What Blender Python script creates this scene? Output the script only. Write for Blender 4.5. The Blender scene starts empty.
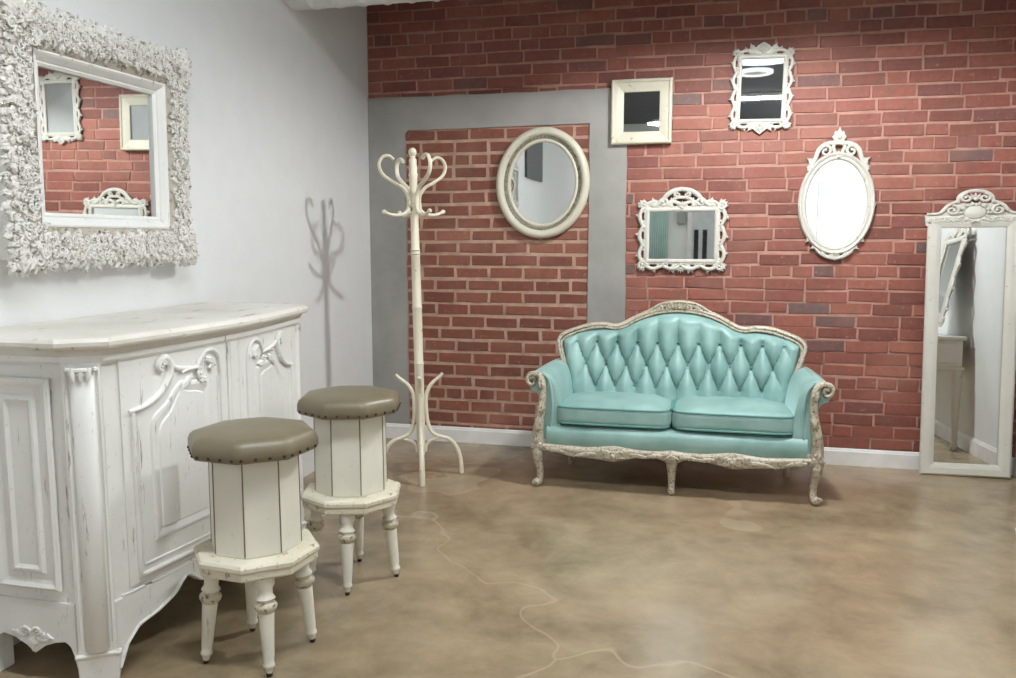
import bpy, math, random
import numpy as np
from math import sin, cos, pi, radians, sqrt, atan2
from mathutils import Vector, Matrix, Euler

SC = bpy.context.scene
COL = SC.collection

# ------------------------------------------------------------------ materials
def mk(name):
    m = bpy.data.materials.new(name); m.use_nodes = True
    nt = m.node_tree; b = nt.nodes['Principled BSDF']
    return m, nt, b
def N(nt, t, **kw):
    n = nt.nodes.new(t)
    for k, v in kw.items():
        if hasattr(n, k): setattr(n, k, v)
        else: n.inputs[k].default_value = v
    return n
def s2l(c):
    return tuple(((x/255)/12.92 if x/255 <= .04045 else ((x/255+.055)/1.055)**2.4) for x in c)+(1,)
def coords(nt, scale=(1, 1, 1), kind='Object'):
    tc = N(nt, 'ShaderNodeTexCoord'); mp = N(nt, 'ShaderNodeMapping')
    mp.inputs['Scale'].default_value = scale
    nt.links.new(tc.outputs[kind], mp.inputs['Vector']); return mp.outputs['Vector']
def noise(nt, vec, scale, detail=4, rough=.55, dist=0):
    n = N(nt, 'ShaderNodeTexNoise'); n.inputs['Scale'].default_value = scale
    n.inputs['Detail'].default_value = detail; n.inputs['Roughness'].default_value = rough
    n.inputs['Distortion'].default_value = dist
    nt.links.new(vec, n.inputs['Vector']); return n.outputs['Fac']
def ramp(nt, fac, stops, interp='LINEAR'):
    r = N(nt, 'ShaderNodeValToRGB'); cr = r.color_ramp; cr.interpolation = interp
    while len(cr.elements) < len(stops): cr.elements.new(.5)
    for e, (p, c) in zip(cr.elements, stops):
        e.position = p; e.color = c if len(c) == 4 else tuple(c)+(1,)
    nt.links.new(fac, r.inputs['Fac']); return r.outputs['Color']
def mix(nt, fac, a, b, mode='MIX'):
    m = N(nt, 'ShaderNodeMix'); m.data_type = 'RGBA'; m.blend_type = mode
    for sock, v in ((m.inputs[0], fac), (m.inputs[6], a), (m.inputs[7], b)):
        if isinstance(v, (int, float)): sock.default_value = v
        elif isinstance(v, tuple): sock.default_value = v
        else: nt.links.new(v, sock)
    return m.outputs[2]
def bump(nt, b, h, strength=.3, dist=.01):
    n = N(nt, 'ShaderNodeBump'); n.inputs['Strength'].default_value = strength; n.inputs['Distance'].default_value = dist
    nt.links.new(h, n.inputs['Height']); nt.links.new(n.outputs['Normal'], b.inputs['Normal'])
W0 = (0, 0, 0, 1); W1 = (1, 1, 1, 1)

def painted(name, base, worn, amount=.5, scale=14, stretch=(1, 1, 1), rough=.5, tint=None, fine=60, bstr=.15):
    """chalky paint with patches and flecks rubbed through to an older colour"""
    m, nt, b = mk(name)
    v = coords(nt, stretch); v1 = coords(nt)
    f1 = noise(nt, v, scale, 6, .68); f2 = noise(nt, v1, fine, 3, .6)
    th = .72 - .22*amount
    wear = ramp(nt, f1, [(th, W0), (th+.07, W1)])
    fl = ramp(nt, f2, [(.66-.08*amount, W0), (.74-.08*amount, W1)])
    big = ramp(nt, noise(nt, v1, 3.2, 3), [(.38, tuple(s2l(base))), (.68, tuple(s2l(tint or base)))])
    c = mix(nt, wear, big, s2l(worn))
    ff = N(nt, 'ShaderNodeMath', operation='MULTIPLY'); nt.links.new(fl, ff.inputs[0]); ff.inputs[1].default_value = .55*amount
    c = mix(nt, ff.outputs[0], c, s2l(worn))
    nt.links.new(c, b.inputs['Base Color']); b.inputs['Roughness'].default_value = rough
    bump(nt, b, f1, bstr, .004)
    return m

def plain(name, col, rough=.5, metal=0, var=.88, sc=9):
    m, nt, b = mk(name)
    f = noise(nt, coords(nt), sc, 4)
    c = s2l(col); d = tuple(x*var for x in c[:3])+(1,)
    nt.links.new(ramp(nt, f, [(.35, d), (.65, c)]), b.inputs['Base Color'])
    b.inputs['Roughness'].default_value = rough; b.inputs['Metallic'].default_value = metal
    return m

def emit(name, col, strength):
    m, nt, b = mk(name); nt.nodes.remove(b)
    e = N(nt, 'ShaderNodeEmission'); e.inputs['Color'].default_value = tuple(col)+(1,); e.inputs['Strength'].default_value = strength
    nt.links.new(e.outputs[0], nt.nodes['Material Output'].inputs['Surface']); return m

def mirror_mat():
    m, nt, b = mk('mirror_glass')
    f = noise(nt, coords(nt), 7, 2)
    nt.links.new(ramp(nt, f, [(.3, (.86, .89, .88)), (.7, (.9, .92, .91))]), b.inputs['Base Color'])
    b.inputs['Metallic'].default_value = 1; b.inputs['Roughness'].default_value = .015; return m

def brick_mat(name, stops):
    m, nt, b = mk(name)
    g = N(nt, 'ShaderNodeNewGeometry')
    col = ramp(nt, g.outputs['Random Per Island'], stops)
    v = coords(nt)
    f = noise(nt, v, 30, 6, .7); f2 = noise(nt, v, 2.1, 3); f3 = noise(nt, v, 9, 4, .6)
    col = mix(nt, .6, col, ramp(nt, f, [(.3, (.5, .47, .46)), (.7, (1.0, 1.0, 1.0))]), 'MULTIPLY')
    col = mix(nt, ramp(nt, f3, [(.5, W0), (.72, (.55, .55, .55))]), col, s2l((112, 84, 68)))
    col = mix(nt, ramp(nt, f2, [(.5, W0), (.75, (.45, .45, .45))]), col, s2l((172, 122, 104)))
    chips = ramp(nt, noise(nt, v, 40, 4, .65), [(.62, W0), (.72, (.7, .7, .7))])
    col = mix(nt, chips, col, s2l((180, 136, 120)))
    nt.links.new(col, b.inputs['Base Color']); b.inputs['Roughness'].default_value = .62
    bump(nt, b, f, .5, .004); return m

M = {}
M['white_wall'] = plain('white_wall_paint', (220, 221, 221), .7, 0, .97)
M['rear_wall'] = plain('rear_wall_paint', (214, 218, 214), .7, 0, .97)
M['dark_ceiling'] = plain('dark_ceiling_paint', (74, 74, 78), .8)
M['baseboard'] = plain('baseboard_paint', (232, 230, 228), .45)
M['brick'] = brick_mat('red_brick', [(0, s2l((124, 70, 60))), (.25, s2l((140, 80, 69))), (.55, s2l((150, 87, 74))), (.8, s2l((162, 98, 82))), (.9, s2l((134, 76, 68))), (.95, s2l((122, 80, 76))), (1, s2l((116, 92, 88)))])
M['infill_brick'] = brick_mat('infill_brick', [(0, s2l((118, 66, 52))), (.5, s2l((132, 75, 60))), (1, s2l((144, 86, 68)))])
M['mortar'] = plain('mortar', (184, 140, 125), .9, 0, .72, 14)
M['infill_mortar'] = plain('infill_mortar', (188, 154, 134), .9, 0, .7, 14)
def plaster():
    m, nt, b = mk('grey_plaster'); v = coords(nt)
    f = noise(nt, v, 3.5, 5, .6); f2 = noise(nt, v, 1.3, 2)
    c = ramp(nt, f, [(.3, s2l((138, 136, 131))), (.7, s2l((158, 155, 150)))])
    c = mix(nt, ramp(nt, f2, [(.5, W0), (.72, (.5, .5, .5))]), c, s2l((178, 170, 170)))
    nt.links.new(c, b.inputs['Base Color']); b.inputs['Roughness'].default_value = .75
    bump(nt, b, noise(nt, v, 40, 4), .25, .003); return m
M['plaster'] = plaster()
def concrete():
    m, nt, b = mk('polished_concrete'); v = coords(nt)
    f = noise(nt, v, 1.3, 8, .6, .5); f2 = noise(nt, v, 5, 6, .65, .3); f3 = noise(nt, v, .6, 2)
    c = ramp(nt, f, [(.34, s2l((110, 96, 72))), (.5, s2l((144, 127, 101))), (.66, s2l((170, 153, 124)))])
    c = mix(nt, .35, c, ramp(nt, f2, [(.34, s2l((104, 89, 68))), (.66, s2l((176, 159, 130)))]))
    c = mix(nt, ramp(nt, f3, [(.48, W0), (.7, (.35, .35, .35))]), c, s2l((158, 126, 102)))
    # a few pale repair patches with ragged outlines
    vo = N(nt, 'ShaderNodeTexVoronoi'); vo.feature = 'F1'; vo.inputs['Scale'].default_value = .8
    dv = N(nt, 'ShaderNodeVectorMath', operation='ADD'); nz = N(nt, 'ShaderNodeTexNoise'); nz.inputs['Scale'].default_value = 2.2
    nt.links.new(v, nz.inputs['Vector']); nt.links.new(v, dv.inputs[0]); nt.links.new(nz.outputs['Color'], dv.inputs[1])
    nt.links.new(dv.outputs[0], vo.inputs['Vector'])
    c = mix(nt, ramp(nt, vo.outputs['Distance'], [(.15, (.28, .28, .28)), (.165, W0)]), c, s2l((188, 176, 150)))
    ve = N(nt, 'ShaderNodeTexVoronoi'); ve.feature = 'DISTANCE_TO_EDGE'; ve.inputs['Scale'].default_value = .34
    nt.links.new(dv.outputs[0], ve.inputs['Vector'])
    c = mix(nt, ramp(nt, ve.outputs['Distance'], [(.0, (.4, .4, .4)), (.004, W0)]), c, s2l((186, 170, 146)))
    nt.links.new(c, b.inputs['Base Color'])
    b.inputs['Roughness'].default_value = .24
    b.inputs['Specular IOR Level'].default_value = .55
    bump(nt, b, f2, .05, .004); return m
M['concrete'] = concrete()
M['dresser'] = painted('chalk_white_paint', (226, 225, 222), (150, 142, 132), .42, 5, (9, 9, 1.1), .5, (218, 217, 214), 70)
M['dresser_top'] = painted('rubbed_top_paint', (218, 214, 206), (124, 114, 104), .5, 4, (5, 1.2, 5), .35, (196, 190, 178), 30)
M['glaze'] = painted('grey_glaze', (178, 174, 168), (120, 112, 102), .6, 12, (1, 1, 1), .6)
M['carved_white'] = painted('carved_white_paint', (216, 213, 208), (116, 104, 90), .75, 70, (1, 1, 1), .5, (210, 207, 201), 150)  # dark flecks are part wear, part painted shading among the carved leaves
M['carved_glaze'] = painted('umber_glaze', (172, 164, 152), (104, 92, 78), .75, 30, (1, 1, 1), .7)
M['clean_white'] = painted('clean_white_paint', (206, 203, 194), (160, 148, 126), .42, 40, (1, 1, 1), .45, (198, 194, 184), 110)
M['cream'] = painted('cream_paint', (208, 202, 184), (150, 130, 100), .42, 22, (1, 1, 1), .42, (198, 192, 172), 80)
M['stool_paint'] = painted('stool_cream_paint', (222, 219, 206), (158, 146, 126), .42, 5, (5, 5, .8), .45, (206, 204, 192), 50)
M['stool_worn'] = painted('stool_worn_paint', (214, 208, 190), (132, 114, 92), .62, 30, (1, 1, 1), .5, (196, 188, 166), 60, .1)
M['ring_worn'] = painted('rubbed_ring_paint', (200, 192, 172), (108, 92, 72), .8, 60, (1, 1, 1), .45, (178, 168, 146), 120)
M['seam'] = plain('dark_seam_and_hole', (120, 108, 88), .8)
M['leather'] = plain('olive_leather', (118, 108, 86), .4)
M['nail'] = plain('nail_brass', (62, 50, 38), .4, .6)
M['rack'] = painted('rack_cream_paint', (226, 219, 198), (120, 104, 84), .45, 22, (1, 1, .5), .45, (214, 207, 186), 70)
M['silver_gilt'] = painted('antiqued_frame_paint', (192, 184, 167), (126, 110, 86), .85, 80, (1, 1, 1), .4, (172, 162, 143), 170)
M['oval_glaze'] = painted('verdigris_band', (132, 128, 112), (92, 88, 74), .8, 40, (1, 1, 1), .5)
M['glass'] = mirror_mat()
M['mirror_back'] = plain('mirror_backing', (88, 74, 60), .8)
def velvet():
    m, nt, b = mk('teal_velvet'); v = coords(nt)
    f = noise(nt, v, 5, 4); f2 = noise(nt, v, 30, 3)
    c = ramp(nt, f, [(.3, s2l((116, 152, 147))), (.7, s2l((150, 182, 177)))])
    nt.links.new(c, b.inputs['Base Color'])
    b.inputs['Roughness'].default_value = .44; b.inputs['Specular IOR Level'].default_value = .5
    b.inputs['Sheen Weight'].default_value = .7; b.inputs['Sheen Roughness'].default_value = .35
    b.inputs['Sheen Tint'].default_value = (.75, .95, .93, 1)
    bump(nt, b, f2, .06, .004); return m
M['velvet'] = velvet()
M['piping'] = plain('teal_piping', (96, 148, 142), .5)
M['button'] = plain('teal_button', (76, 122, 118), .5)
M['duct'] = plain('galvanised_steel', (232, 234, 236), .42, .2)
M['dark_panel'] = plain('dark_panel', (58, 62, 66), .3)
M['grey_box'] = plain('grey_enamel', (150, 154, 152), .4)
M['door'] = plain('door_paint', (196, 200, 202), .4)
M['dark_glass'] = plain('dark_glass', (40, 42, 46), .08)
M['teal_cloth'] = plain('pale_teal_cloth', (186, 212, 206), .8)
M['tube'] = emit('fluorescent_tube', (.95, 1, 1.02), 84)
M['dim_tube'] = emit('weak_fluorescent_tube', (.95, 1, 1.02), 14)  # strength lowered so the upper brick wall stays dark
M['opal'] = emit('opal_ring', (1, 1, 1), 1.2)
M['bulb'] = emit('dome_lamp_bulb', (.97, 1, 1.0), 900)
M['lamp'] = emit('lamp_disc', (1, .97, .92), 40)
M['pane'] = emit('daylight_pane', (.95, .98, 1), 1.7)
M['fixture'] = plain('fixture_enamel', (210, 210, 208), .4)
M['console'] = painted('console_paint', (222, 219, 208), (150, 138, 118), .3, 20)

# ------------------------------------------------------------------ mesh tools
class MB:
    def __init__(s): s.v = []; s.f = []; s.mi = []; s.sm = []
    def add(s, vs, fs, mi=0, smooth=True):
        o = len(s.v); s.v += [tuple(map(float, p)) for p in vs]
        for f in fs:
            s.f.append(tuple(i+o for i in f)); s.mi.append(mi); s.sm.append(smooth)
    def build(s, name, mats, parent=None, fn=None, bevel=None):
        me = bpy.data.meshes.new(name)
        v = s.v if fn is None else [tuple(fn(*p)) for p in s.v]
        me.from_pydata(v, [], s.f)
        for m in (mats if isinstance(mats, (list, tuple)) else [mats]): me.materials.append(m)
        me.polygons.foreach_set('material_index', s.mi); me.polygons.foreach_set('use_smooth', s.sm)
        me.update()
        import bmesh
        bm = bmesh.new(); bm.from_mesh(me); bmesh.ops.recalc_face_normals(bm, faces=bm.faces[:]); bm.to_mesh(me); bm.free()
        me.set_sharp_from_angle(angle=radians(58)); me.polygons.foreach_set('use_smooth', s.sm)
        o = bpy.data.objects.new(name, me); COL.objects.link(o)
        if parent is not None: o.parent = parent
        if bevel:
            b = o.modifiers.new('edge', 'BEVEL'); b.width = bevel; b.segments = 2; b.limit_method = 'ANGLE'; b.angle_limit = radians(40)
        return o
    def box(s, lo, hi, mi=0, M4=None):
        x0, y0, z0 = lo; x1, y1, z1 = hi
        v = [(x0, y0, z0), (x1, y0, z0), (x1, y1, z0), (x0, y1, z0), (x0, y0, z1), (x1, y0, z1), (x1, y1, z1), (x0, y1, z1)]
        if M4 is not None: v = [tuple(M4 @ Vector(p)) for p in v]
        s.add(v, [(3, 2, 1, 0), (4, 5, 6, 7), (0, 1, 5, 4), (1, 2, 6, 5), (2, 3, 7, 6), (3, 0, 4, 7)], mi, False)
    def lathe(s, prof, n=24, M4=None, mi=0, rot=0, smooth=True, c=(0, 0, 0)):
        v = []; f = []
        for r, z in prof:
            for k in range(n):
                a = 2*pi*k/n+rot; v.append((c[0]+r*cos(a), c[1]+r*sin(a), c[2]+z))
        L = len(prof)
        for i in range(L-1):
            for k in range(n):
                f.append((i*n+k, i*n+(k+1) % n, (i+1)*n+(k+1) % n, (i+1)*n+k))
        f.append(tuple(range(n-1, -1, -1))); f.append(tuple((L-1)*n+k for k in range(n)))
        if M4 is not None: v = [tuple(M4 @ Vector(p)) for p in v]
        s.add(v, f, mi, smooth)
    def tube(s, pts, r, n=8, closed=False, flat=1., up=(0, 1, 0), mi=0):
        """flat scales the cross-section along 'up'"""
        P = [Vector(p) for p in pts]; L = len(P)
        R = r if isinstance(r, (list, tuple)) else [r]*L
        v = []; f = []; U0 = Vector(up)
        for i in range(L):
            a = P[(i-1) % L] if (closed or i > 0) else P[i]; b = P[(i+1) % L] if (closed or i < L-1) else P[i]
            t = (b-a)
            if t.length < 1e-9: t = Vector((0, 0, 1))
            t.normalize()
            u = U0-t*U0.dot(t)
            if u.length < .15:
                q = Vector((1, 0, 0)); u = q-t*q.dot(t)
            u.normalize(); w = t.cross(u)
            for k in range(n):
                an = 2*pi*k/n
                v.append(tuple(P[i]+w*(R[i]*cos(an))+u*(R[i]*flat*sin(an))))
        m = L if closed else L-1
        for i in range(m):
            for k in range(n):
                j = (i+1) % L
                f.append((i*n+k, i*n+(k+1) % n, j*n+(k+1) % n, j*n+k))
        if not closed:
            f.append(tuple(range(n-1, -1, -1))); f.append(tuple((L-1)*n+k for k in range(n)))
        s.add(v, f, mi)
    def ball(s, c, r, n=10, mi=0, M4=None):
        if isinstance(r, (int, float)): r = (r, r, r)
        v = []; f = []; h = max(5, n//2+1)
        for i in range(h+1):
            th = pi*i/h
            for k in range(n):
                a = 2*pi*k/n
                p = Vector((r[0]*sin(th)*cos(a), r[1]*sin(th)*sin(a), r[2]*cos(th)))
                if M4 is not None: p = M4 @ p
                v.append((c[0]+p[0], c[1]+p[1], c[2]+p[2]))
        for i in range(h):
            for k in range(n): f.append((i*n+k, i*n+(k+1) % n, (i+1)*n+(k+1) % n, (i+1)*n+k))
        s.add(v, f, mi)
    # ---- ornament in a frame plane: (u right, w up, d towards the viewer) -> (u, -d, w)
    def leaf(s, p, ang, L, Wd, d0, h, curl=0., lobes=3, mi=0):
        nu, nv = 11, 5; top = []; x, y = p; a = ang; step = L/(nu-1)
        cl = []
        for i in range(nu):
            cl.append((x, y, a)); a += curl/(nu-1); x += step*cos(a); y += step*sin(a)
        for i, (cx, cy, a) in enumerate(cl):
            t = i/(nu-1)
            w = Wd*(.25+.75*sin(pi*min(1, t*.92+.08))**.8)*(1-.9*t**4)*(1+.28*cos(2*pi*lobes*t))
            for j in range(nv):
                q = (j-2)/2
                back = -.35*abs(q)*Wd*.8
                px = cx-sin(a)*w*q+cos(a)*back; py = cy+cos(a)*w*q+sin(a)*back
                dd = d0+h*(.35+.65*sin(pi*min(1, t+.1)))*(1-.55*q*q)+(-.30*h if abs(q) < .1 else 0)+h*.5*max(0, t-.6)
                top.append((px, -dd, py))
        bot = [(q[0], -(d0-.004), q[2]) for q in top]
        f = []; o = len(top)
        for i in range(nu-1):
            for j in range(nv-1):
                A = (i*nv+j, i*nv+j+1, (i+1)*nv+j+1, (i+1)*nv+j); f.append(A); f.append(tuple(o+k for k in reversed(A)))
        ring = [i*nv for i in range(nu)]+[(nu-1)*nv+j for j in range(1, nv)]+[i*nv+nv-1 for i in range(nu-2, -1, -1)]+[j for j in range(nv-2, 0, -1)]
        for i in range(len(ring)):
            A, B = ring[i], ring[(i+1) % len(ring)]; f.append((A, o+A, o+B, B))
        s.add(top+bot, f, mi)
    def curve2(s, pts, r, d0, flat=.8, n=7, mi=0):
        s.tube([(p[0], -d0, p[1]) for p in pts], r, n, flat=flat, up=(0, 1, 0), mi=mi)
    def scroll(s, c, r0, a0, turns, r, d0, sgn=1, inner=.25, tail=None, mi=0, flat=.9, n=7):
        """spiral from radius r0 at angle a0 inwards; r = tube radius at the outer end"""
        K = int(12*turns)+4; pts = []; rad = []
        for i in range(K):
            t = i/(K-1); q = r0*(1-(1-inner)*t); a = a0+sgn*2*pi*turns*t
            pts.append((c[0]+q*cos(a), c[1]+q*sin(a))); rad.append(r*(1-.45*t))
        if tail is not None:
            T = []; m = len(tail); 
            for i, q in enumerate(tail): T.append(q)
            pts = T+pts; rad = [r*(.5+.5*(i+1)/m) for i in range(m)]+rad
        s.curve2(pts, rad, d0, flat, n, mi)
        s.ball((pts[-1][0], -d0-r*.2, pts[-1][1]), r*.85, 8, mi)
    def ring(s, prof, loop, mi=0, smooth=False):
        """sweep prof [(outward, depth)] round loop(o) -> list of (u, w)"""
        v = []; f = []; L = None
        for o, d in prof:
            lp = loop(o); L = len(lp); v += [(p[0], -d, p[1]) for p in lp]
        for i in range(len(prof)-1):
            for k in range(L):
                f.append((i*L+k, i*L+(k+1) % L, (i+1)*L+(k+1) % L, (i+1)*L+k))
        k = len(prof)-1
        for j in range(L): f.append((k*L+j, k*L+(j+1) % L, (j+1) % L, j))
        s.add(v, f, mi, smooth)
    def plate(s, pts, d0, d1, mi=0, smooth=False):
        L = len(pts)
        v = [(p[0], -d0, p[1]) for p in pts]+[(p[0], -d1, p[1]) for p in pts]
        f = [tuple(range(L)), tuple(range(2*L-1, L-1, -1))]+[(k, L+k, L+(k+1) % L, (k+1) % L) for k in range(L)]
        s.add(v, f, mi, smooth)

def rect_loop(w, h): return lambda o: [(-w/2-o, -h/2-o), (w/2+o, -h/2-o), (w/2+o, h/2+o), (-w/2-o, h/2+o)]
def oval_loop(a, b, n=72): return lambda o: [((a+o)*cos(2*pi*k/n), (b+o)*sin(2*pi*k/n)) for k in range(n)]
def smooth_path(P, n=8, closed=False):
    """Catmull-Rom"""
    P = [Vector(p) for p in P]; L = len(P); out = []
    for i in range(L if closed else L-1):
        a = P[(i-1) % L] if closed or i > 0 else P[i]*2-P[i+1]
        b = P[i]; c = P[(i+1) % L]
        d = P[(i+2) % L] if closed or i < L-2 else c*2-b
        for k in range(n):
            t = k/n
            out.append(.5*((2*b)+(c-a)*t+(2*a-5*b+4*c-d)*t*t+(3*b-a-3*c+d)*t**3))
    if not closed: out.append(P[-1])
    return [tuple(p) for p in out]
def lerp_list(vals, n):
    xs = np.linspace(0, len(vals)-1, n); return list(np.interp(xs, range(len(vals)), vals))

def thing(name, label, cat, loc=(0, 0, 0), rot=(0, 0, 0), group=None):
    o = bpy.data.objects.new(name, None); COL.objects.link(o); o.empty_display_size = .1
    o.location = loc; o.rotation_euler = rot; o['label'] = label; o['category'] = cat
    if group: o['group'] = group
    return o
def struct(o): o['kind'] = 'structure'; return o
def copy_tree(o, parent=None):
    c = o.copy(); COL.objects.link(c)
    if parent is not None: c.parent = parent
    for ch in list(o.children): copy_tree(ch, c)
    return c

# ------------------------------------------------------------------ room shell
RX, RY, RZ = 3.66, -9.6, 3.15
def shell(name, lo, hi, mat):
    b = MB(); b.box(lo, hi); return struct(b.build(name, mat))
shell('floor', (-.15, RY-.15, -.12), (RX+.15, .2, 0), M['concrete'])
shell('ceiling', (-.15, RY-.15, RZ), (RX+.15, .2, RZ+.1), M['dark_ceiling'])
shell('wall_left', (-.15, RY-.15, 0), (0, .2, RZ), M['white_wall'])

# brick wall: every brick is laid on a mortar bed
def brick_wall():
    rnd = random.Random(7); b = MB()
    b.box((0, .0025, 0), (RX, .2, RZ), 1)
    def brick(x0, x1, z0, z1, mi, gap, yo=0.):
        g = gap/2; e = .004; j = lambda s=.0042: rnd.uniform(-s, s)
        fy = min(yo-.002+rnd.uniform(-.003, .0025), -.0012)
        back = [(x0+g, .0075, z0+g), (x1-g, .0075, z0+g), (x1-g, .0075, z1-g), (x0+g, .0075, z1-g)]
        tl = rnd.uniform(-.0012, .0012)
        fr = [(x0+g+e+j(), fy+tl, z0+g+e+j()), (x1-g-e+j(), fy-tl, z0+g+e+j()), (x1-g-e+j(), fy-tl, z1-g-e+j()), (x0+g+e+j(), fy+tl, z1-g-e+j())]
        b.add(back+fr, [(4, 5, 6, 7), (0, 1, 5, 4), (1, 2, 6, 5), (2, 3, 7, 6), (3, 0, 4, 7)], mi, False)
    H = .0678
    DX0, DX1, DZ = .232, 1.362, 1.893
    k = 0; z = .02
    while z < RZ-.03:
        h = H
        hdr = k in (6, 15, 25, 35, 44)
        per = .1075 if hdr else .2155
        x = -rnd.uniform(0, per) if not hdr else -rnd.uniform(0, .05)
        x = -(per/2 if k % 2 else 0)-rnd.uniform(0, .04)
        while x < RX:
            p = per*rnd.uniform(.95, 1.05)
            if rnd.random() < .06 and not hdr: p *= .5
            x0, x1 = max(x, 0), min(x+p, RX)
            dz = rnd.uniform(-.0035, .0035)
            if x1-x0 > .02:
                if z+h > 2.07 or x0 > 1.55: brick(x0, x1, z+dz, z+h+dz, 0, .0075+rnd.uniform(-.003, .002))
                elif x1 > 1.57: brick(1.57, x1, z+dz, z+h+dz, 0, .0075)
            x += p
        z += h; k += 1
    k = 0; z = .04
    while z < DZ-.022:
        h = .0745; hdr = k in (3, 22)
        per = .107 if hdr else .213
        x = DX0-(per/2 if k % 2 else 0)-rnd.uniform(0, .03)
        while x < DX1:
            p = per*rnd.uniform(.96, 1.05); x0, x1 = max(x, DX0), min(x+p, DX1)
            if x1-x0 > .025: brick(x0, x1, z, min(z+h, DZ+.006), 2, .0135+rnd.uniform(-.002, .003), .0005)
            x += p
        z += h; k += 1
    # wider pale pointing in the bricked-up doorway
    b.box((DX0, .0015, 0), (DX1, .02, DZ), 3)
    return struct(b.build('wall_back', [M['brick'], M['mortar'], M['infill_brick'], M['infill_mortar']]))
brick_wall()

def plaster_trim():
    rnd = random.Random(3); b = MB()
    def edge(p, q, amp=.004, n=14):
        out = []
        for i in range(n):
            t = i/n; j = 0 if i == 0 else rnd.uniform(-amp, amp)
            dx, dz = q[0]-p[0], q[1]-p[1]; l = sqrt(dx*dx+dz*dz)
            out.append((p[0]+dx*t-dz/l*j, p[1]+dz*t+dx/l*j))
        return out
    # one slab each for jamb, lintel and jamb, butted together
    def slab(poly, sides):
        L = []
        for i in range(4):
            p, q = poly[i], poly[(i+1) % 4]
            L += edge(p, q) if sides[i] else [p]
        b.plate(L, .0, .0095)
    slab([(.0, .0), (.236, .0), (.236, 1.865), (.0, 1.865)], (0, 1, 0, 0))
    b.plate([(.0, 1.865), (.236, 1.865), (.243, 1.885), (.262, 1.899), (.6, 1.899), (1.359, 1.905), (1.56, 1.905)] + edge((1.577, 2.095), (.0, 2.092))+[(.0, 2.092)], .0, .0095)
    slab([(1.357, .0), (1.588, .0), (1.566, 1.905), (1.359, 1.905)], (0, 1, 0, 1))
    return struct(b.build('trim_1', M['plaster']))
plaster_trim()

def baseboard(name, lo, hi, along):
    b = MB()
    if along == 'x':
        y1 = hi[1]; y0 = lo[1]; x0, x1 = lo[0], hi[0]; h = hi[2]
        pr = [(y1, 0), (y0, 0), (y0, h*.82), (y0+.004, h*.88), (y0+.005, h*.95), (y0+.009, h), (y1, h)]
        v = [(x0, p[0], p[1]) for p in pr]+[(x1, p[0], p[1]) for p in pr]
    else:
        x1 = hi[0]; x0 = lo[0]; h = hi[2]
        pr = [(x1, 0), (x0, 0), (x0, h*.82), (x0+(x1-x0)*.3, h*.9), (x0+(x1-x0)*.5, h), (x1, h)]
        v = [(p[0], lo[1], p[1]) for p in pr]+[(p[0], hi[1], p[1]) for p in pr]
    L = len(pr)
    f = [tuple(range(L)), tuple(range(2*L-1, L-1, -1))]+[(k, L+k, L+(k+1) % L, (k+1) % L) for k in range(L)]
    b.add(v, f, 0, False); return struct(b.build(name, M['baseboard']))
baseboard('baseboard_back', (0, -.0245, 0), (RX, -.0096, .094), 'x')
baseboard('baseboard_right', (RX-.015, -9.6, 0), (RX, -.0245, .1), 'y')

# right wall with a long shopfront window, rear wall with a window and a door
def wall_with_hole(name, axis, at, thick, a0, a1, holes, mat):
    b = MB()
    cuts = sorted({a0, a1}|{h[0] for h in holes}|{h[1] for h in holes})
    for p, q in zip(cuts[:-1], cuts[1:]):
        hs = [h for h in holes if h[0] <= p and h[1] >= q]
        spans = [(0, RZ)] if not hs else [(0, hs[0][2]), (hs[0][3], RZ)]
        for z0, z1 in spans:
            if z1-z0 < .001: continue
            if axis == 'x': b.box((at, p, z0), (at+thick, q, z1))
            else: b.box((p, at, z0), (q, at+thick, z1))
    return struct(b.build(name, mat))
wall_with_hole('wall_right', 'x', RX, .15, RY-.15, .2, [(RY, -4.9, .95, 2.95)], M['white_wall'])
wall_with_hole('wall_rear', 'y', RY-.15, .15, 0, RX, [(2.80, RX, .95, 2.95)], M['rear_wall'])
def window(name, axis, at, a0, a1, z0, z1, nm):
    b = MB(); g = MB(); t = .014
    def bx(m, p0, p1, q0, q1, d0, d1, mi=0):
        if axis == 'x': m.box((at+d0, p0, q0), (at+d1, p1, q1), mi)
        else: m.box((p0, at-d1, q0), (p1, at-d0, q1), mi)
    bx(b, a0, a1, z0, z0+t, -.01, .09); bx(b, a0, a1, z1-t, z1, -.01, .09)
    for k in range(nm+1):
        c = a0+(a1-a0-t)*k/nm; bx(b, c, c+t, z0+t, z1-t, -.01, .09)
    bx(g, a0+t, a1-t, z0+t, z1-t, .002, .012)
    w = struct(b.build(name, M['baseboard']))
    p = g.build('pane', M['pane'], w)
    return w
window('window_1', 'x', RX, RY, -4.9, .95, 2.95, 1)
window('window_2', 'y', RY, 2.80, RX, .95, 2.95, 1)
b = MB(); b.box((0, -1.8, 2.6), (RX, -1.55, RZ)); struct(b.build('shade_beam', M['dark_ceiling']))   # unseen beam, added to shade the upper brick wall
def door():
    b = MB(); b.box((1.62, RY, 0), (2.72, RY+.03, 2.12)); d = struct(b.build('door_1', M['baseboard']))
    p = MB(); p.box((1.69, RY+.03, .01), (2.65, RY+.05, 2.05)); p.build('door_leaf', M['door'], d)
    for x in (1.725, 1.865):
        g = MB(); g.box((x, RY+.05, .55), (x+.075, RY+.056, 1.4)); g.build('glass_panel', M['dark_glass'], d)
    h = MB(); h.tube(smooth_path([(2.56, RY+.05, 1.0), (2.56, RY+.09, 1.0), (2.5, RY+.1, 1.0), (2.45, RY+.1, 1.0)], 4), .009); h.build('door_handle', M['fixture'], d)
door()

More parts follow.
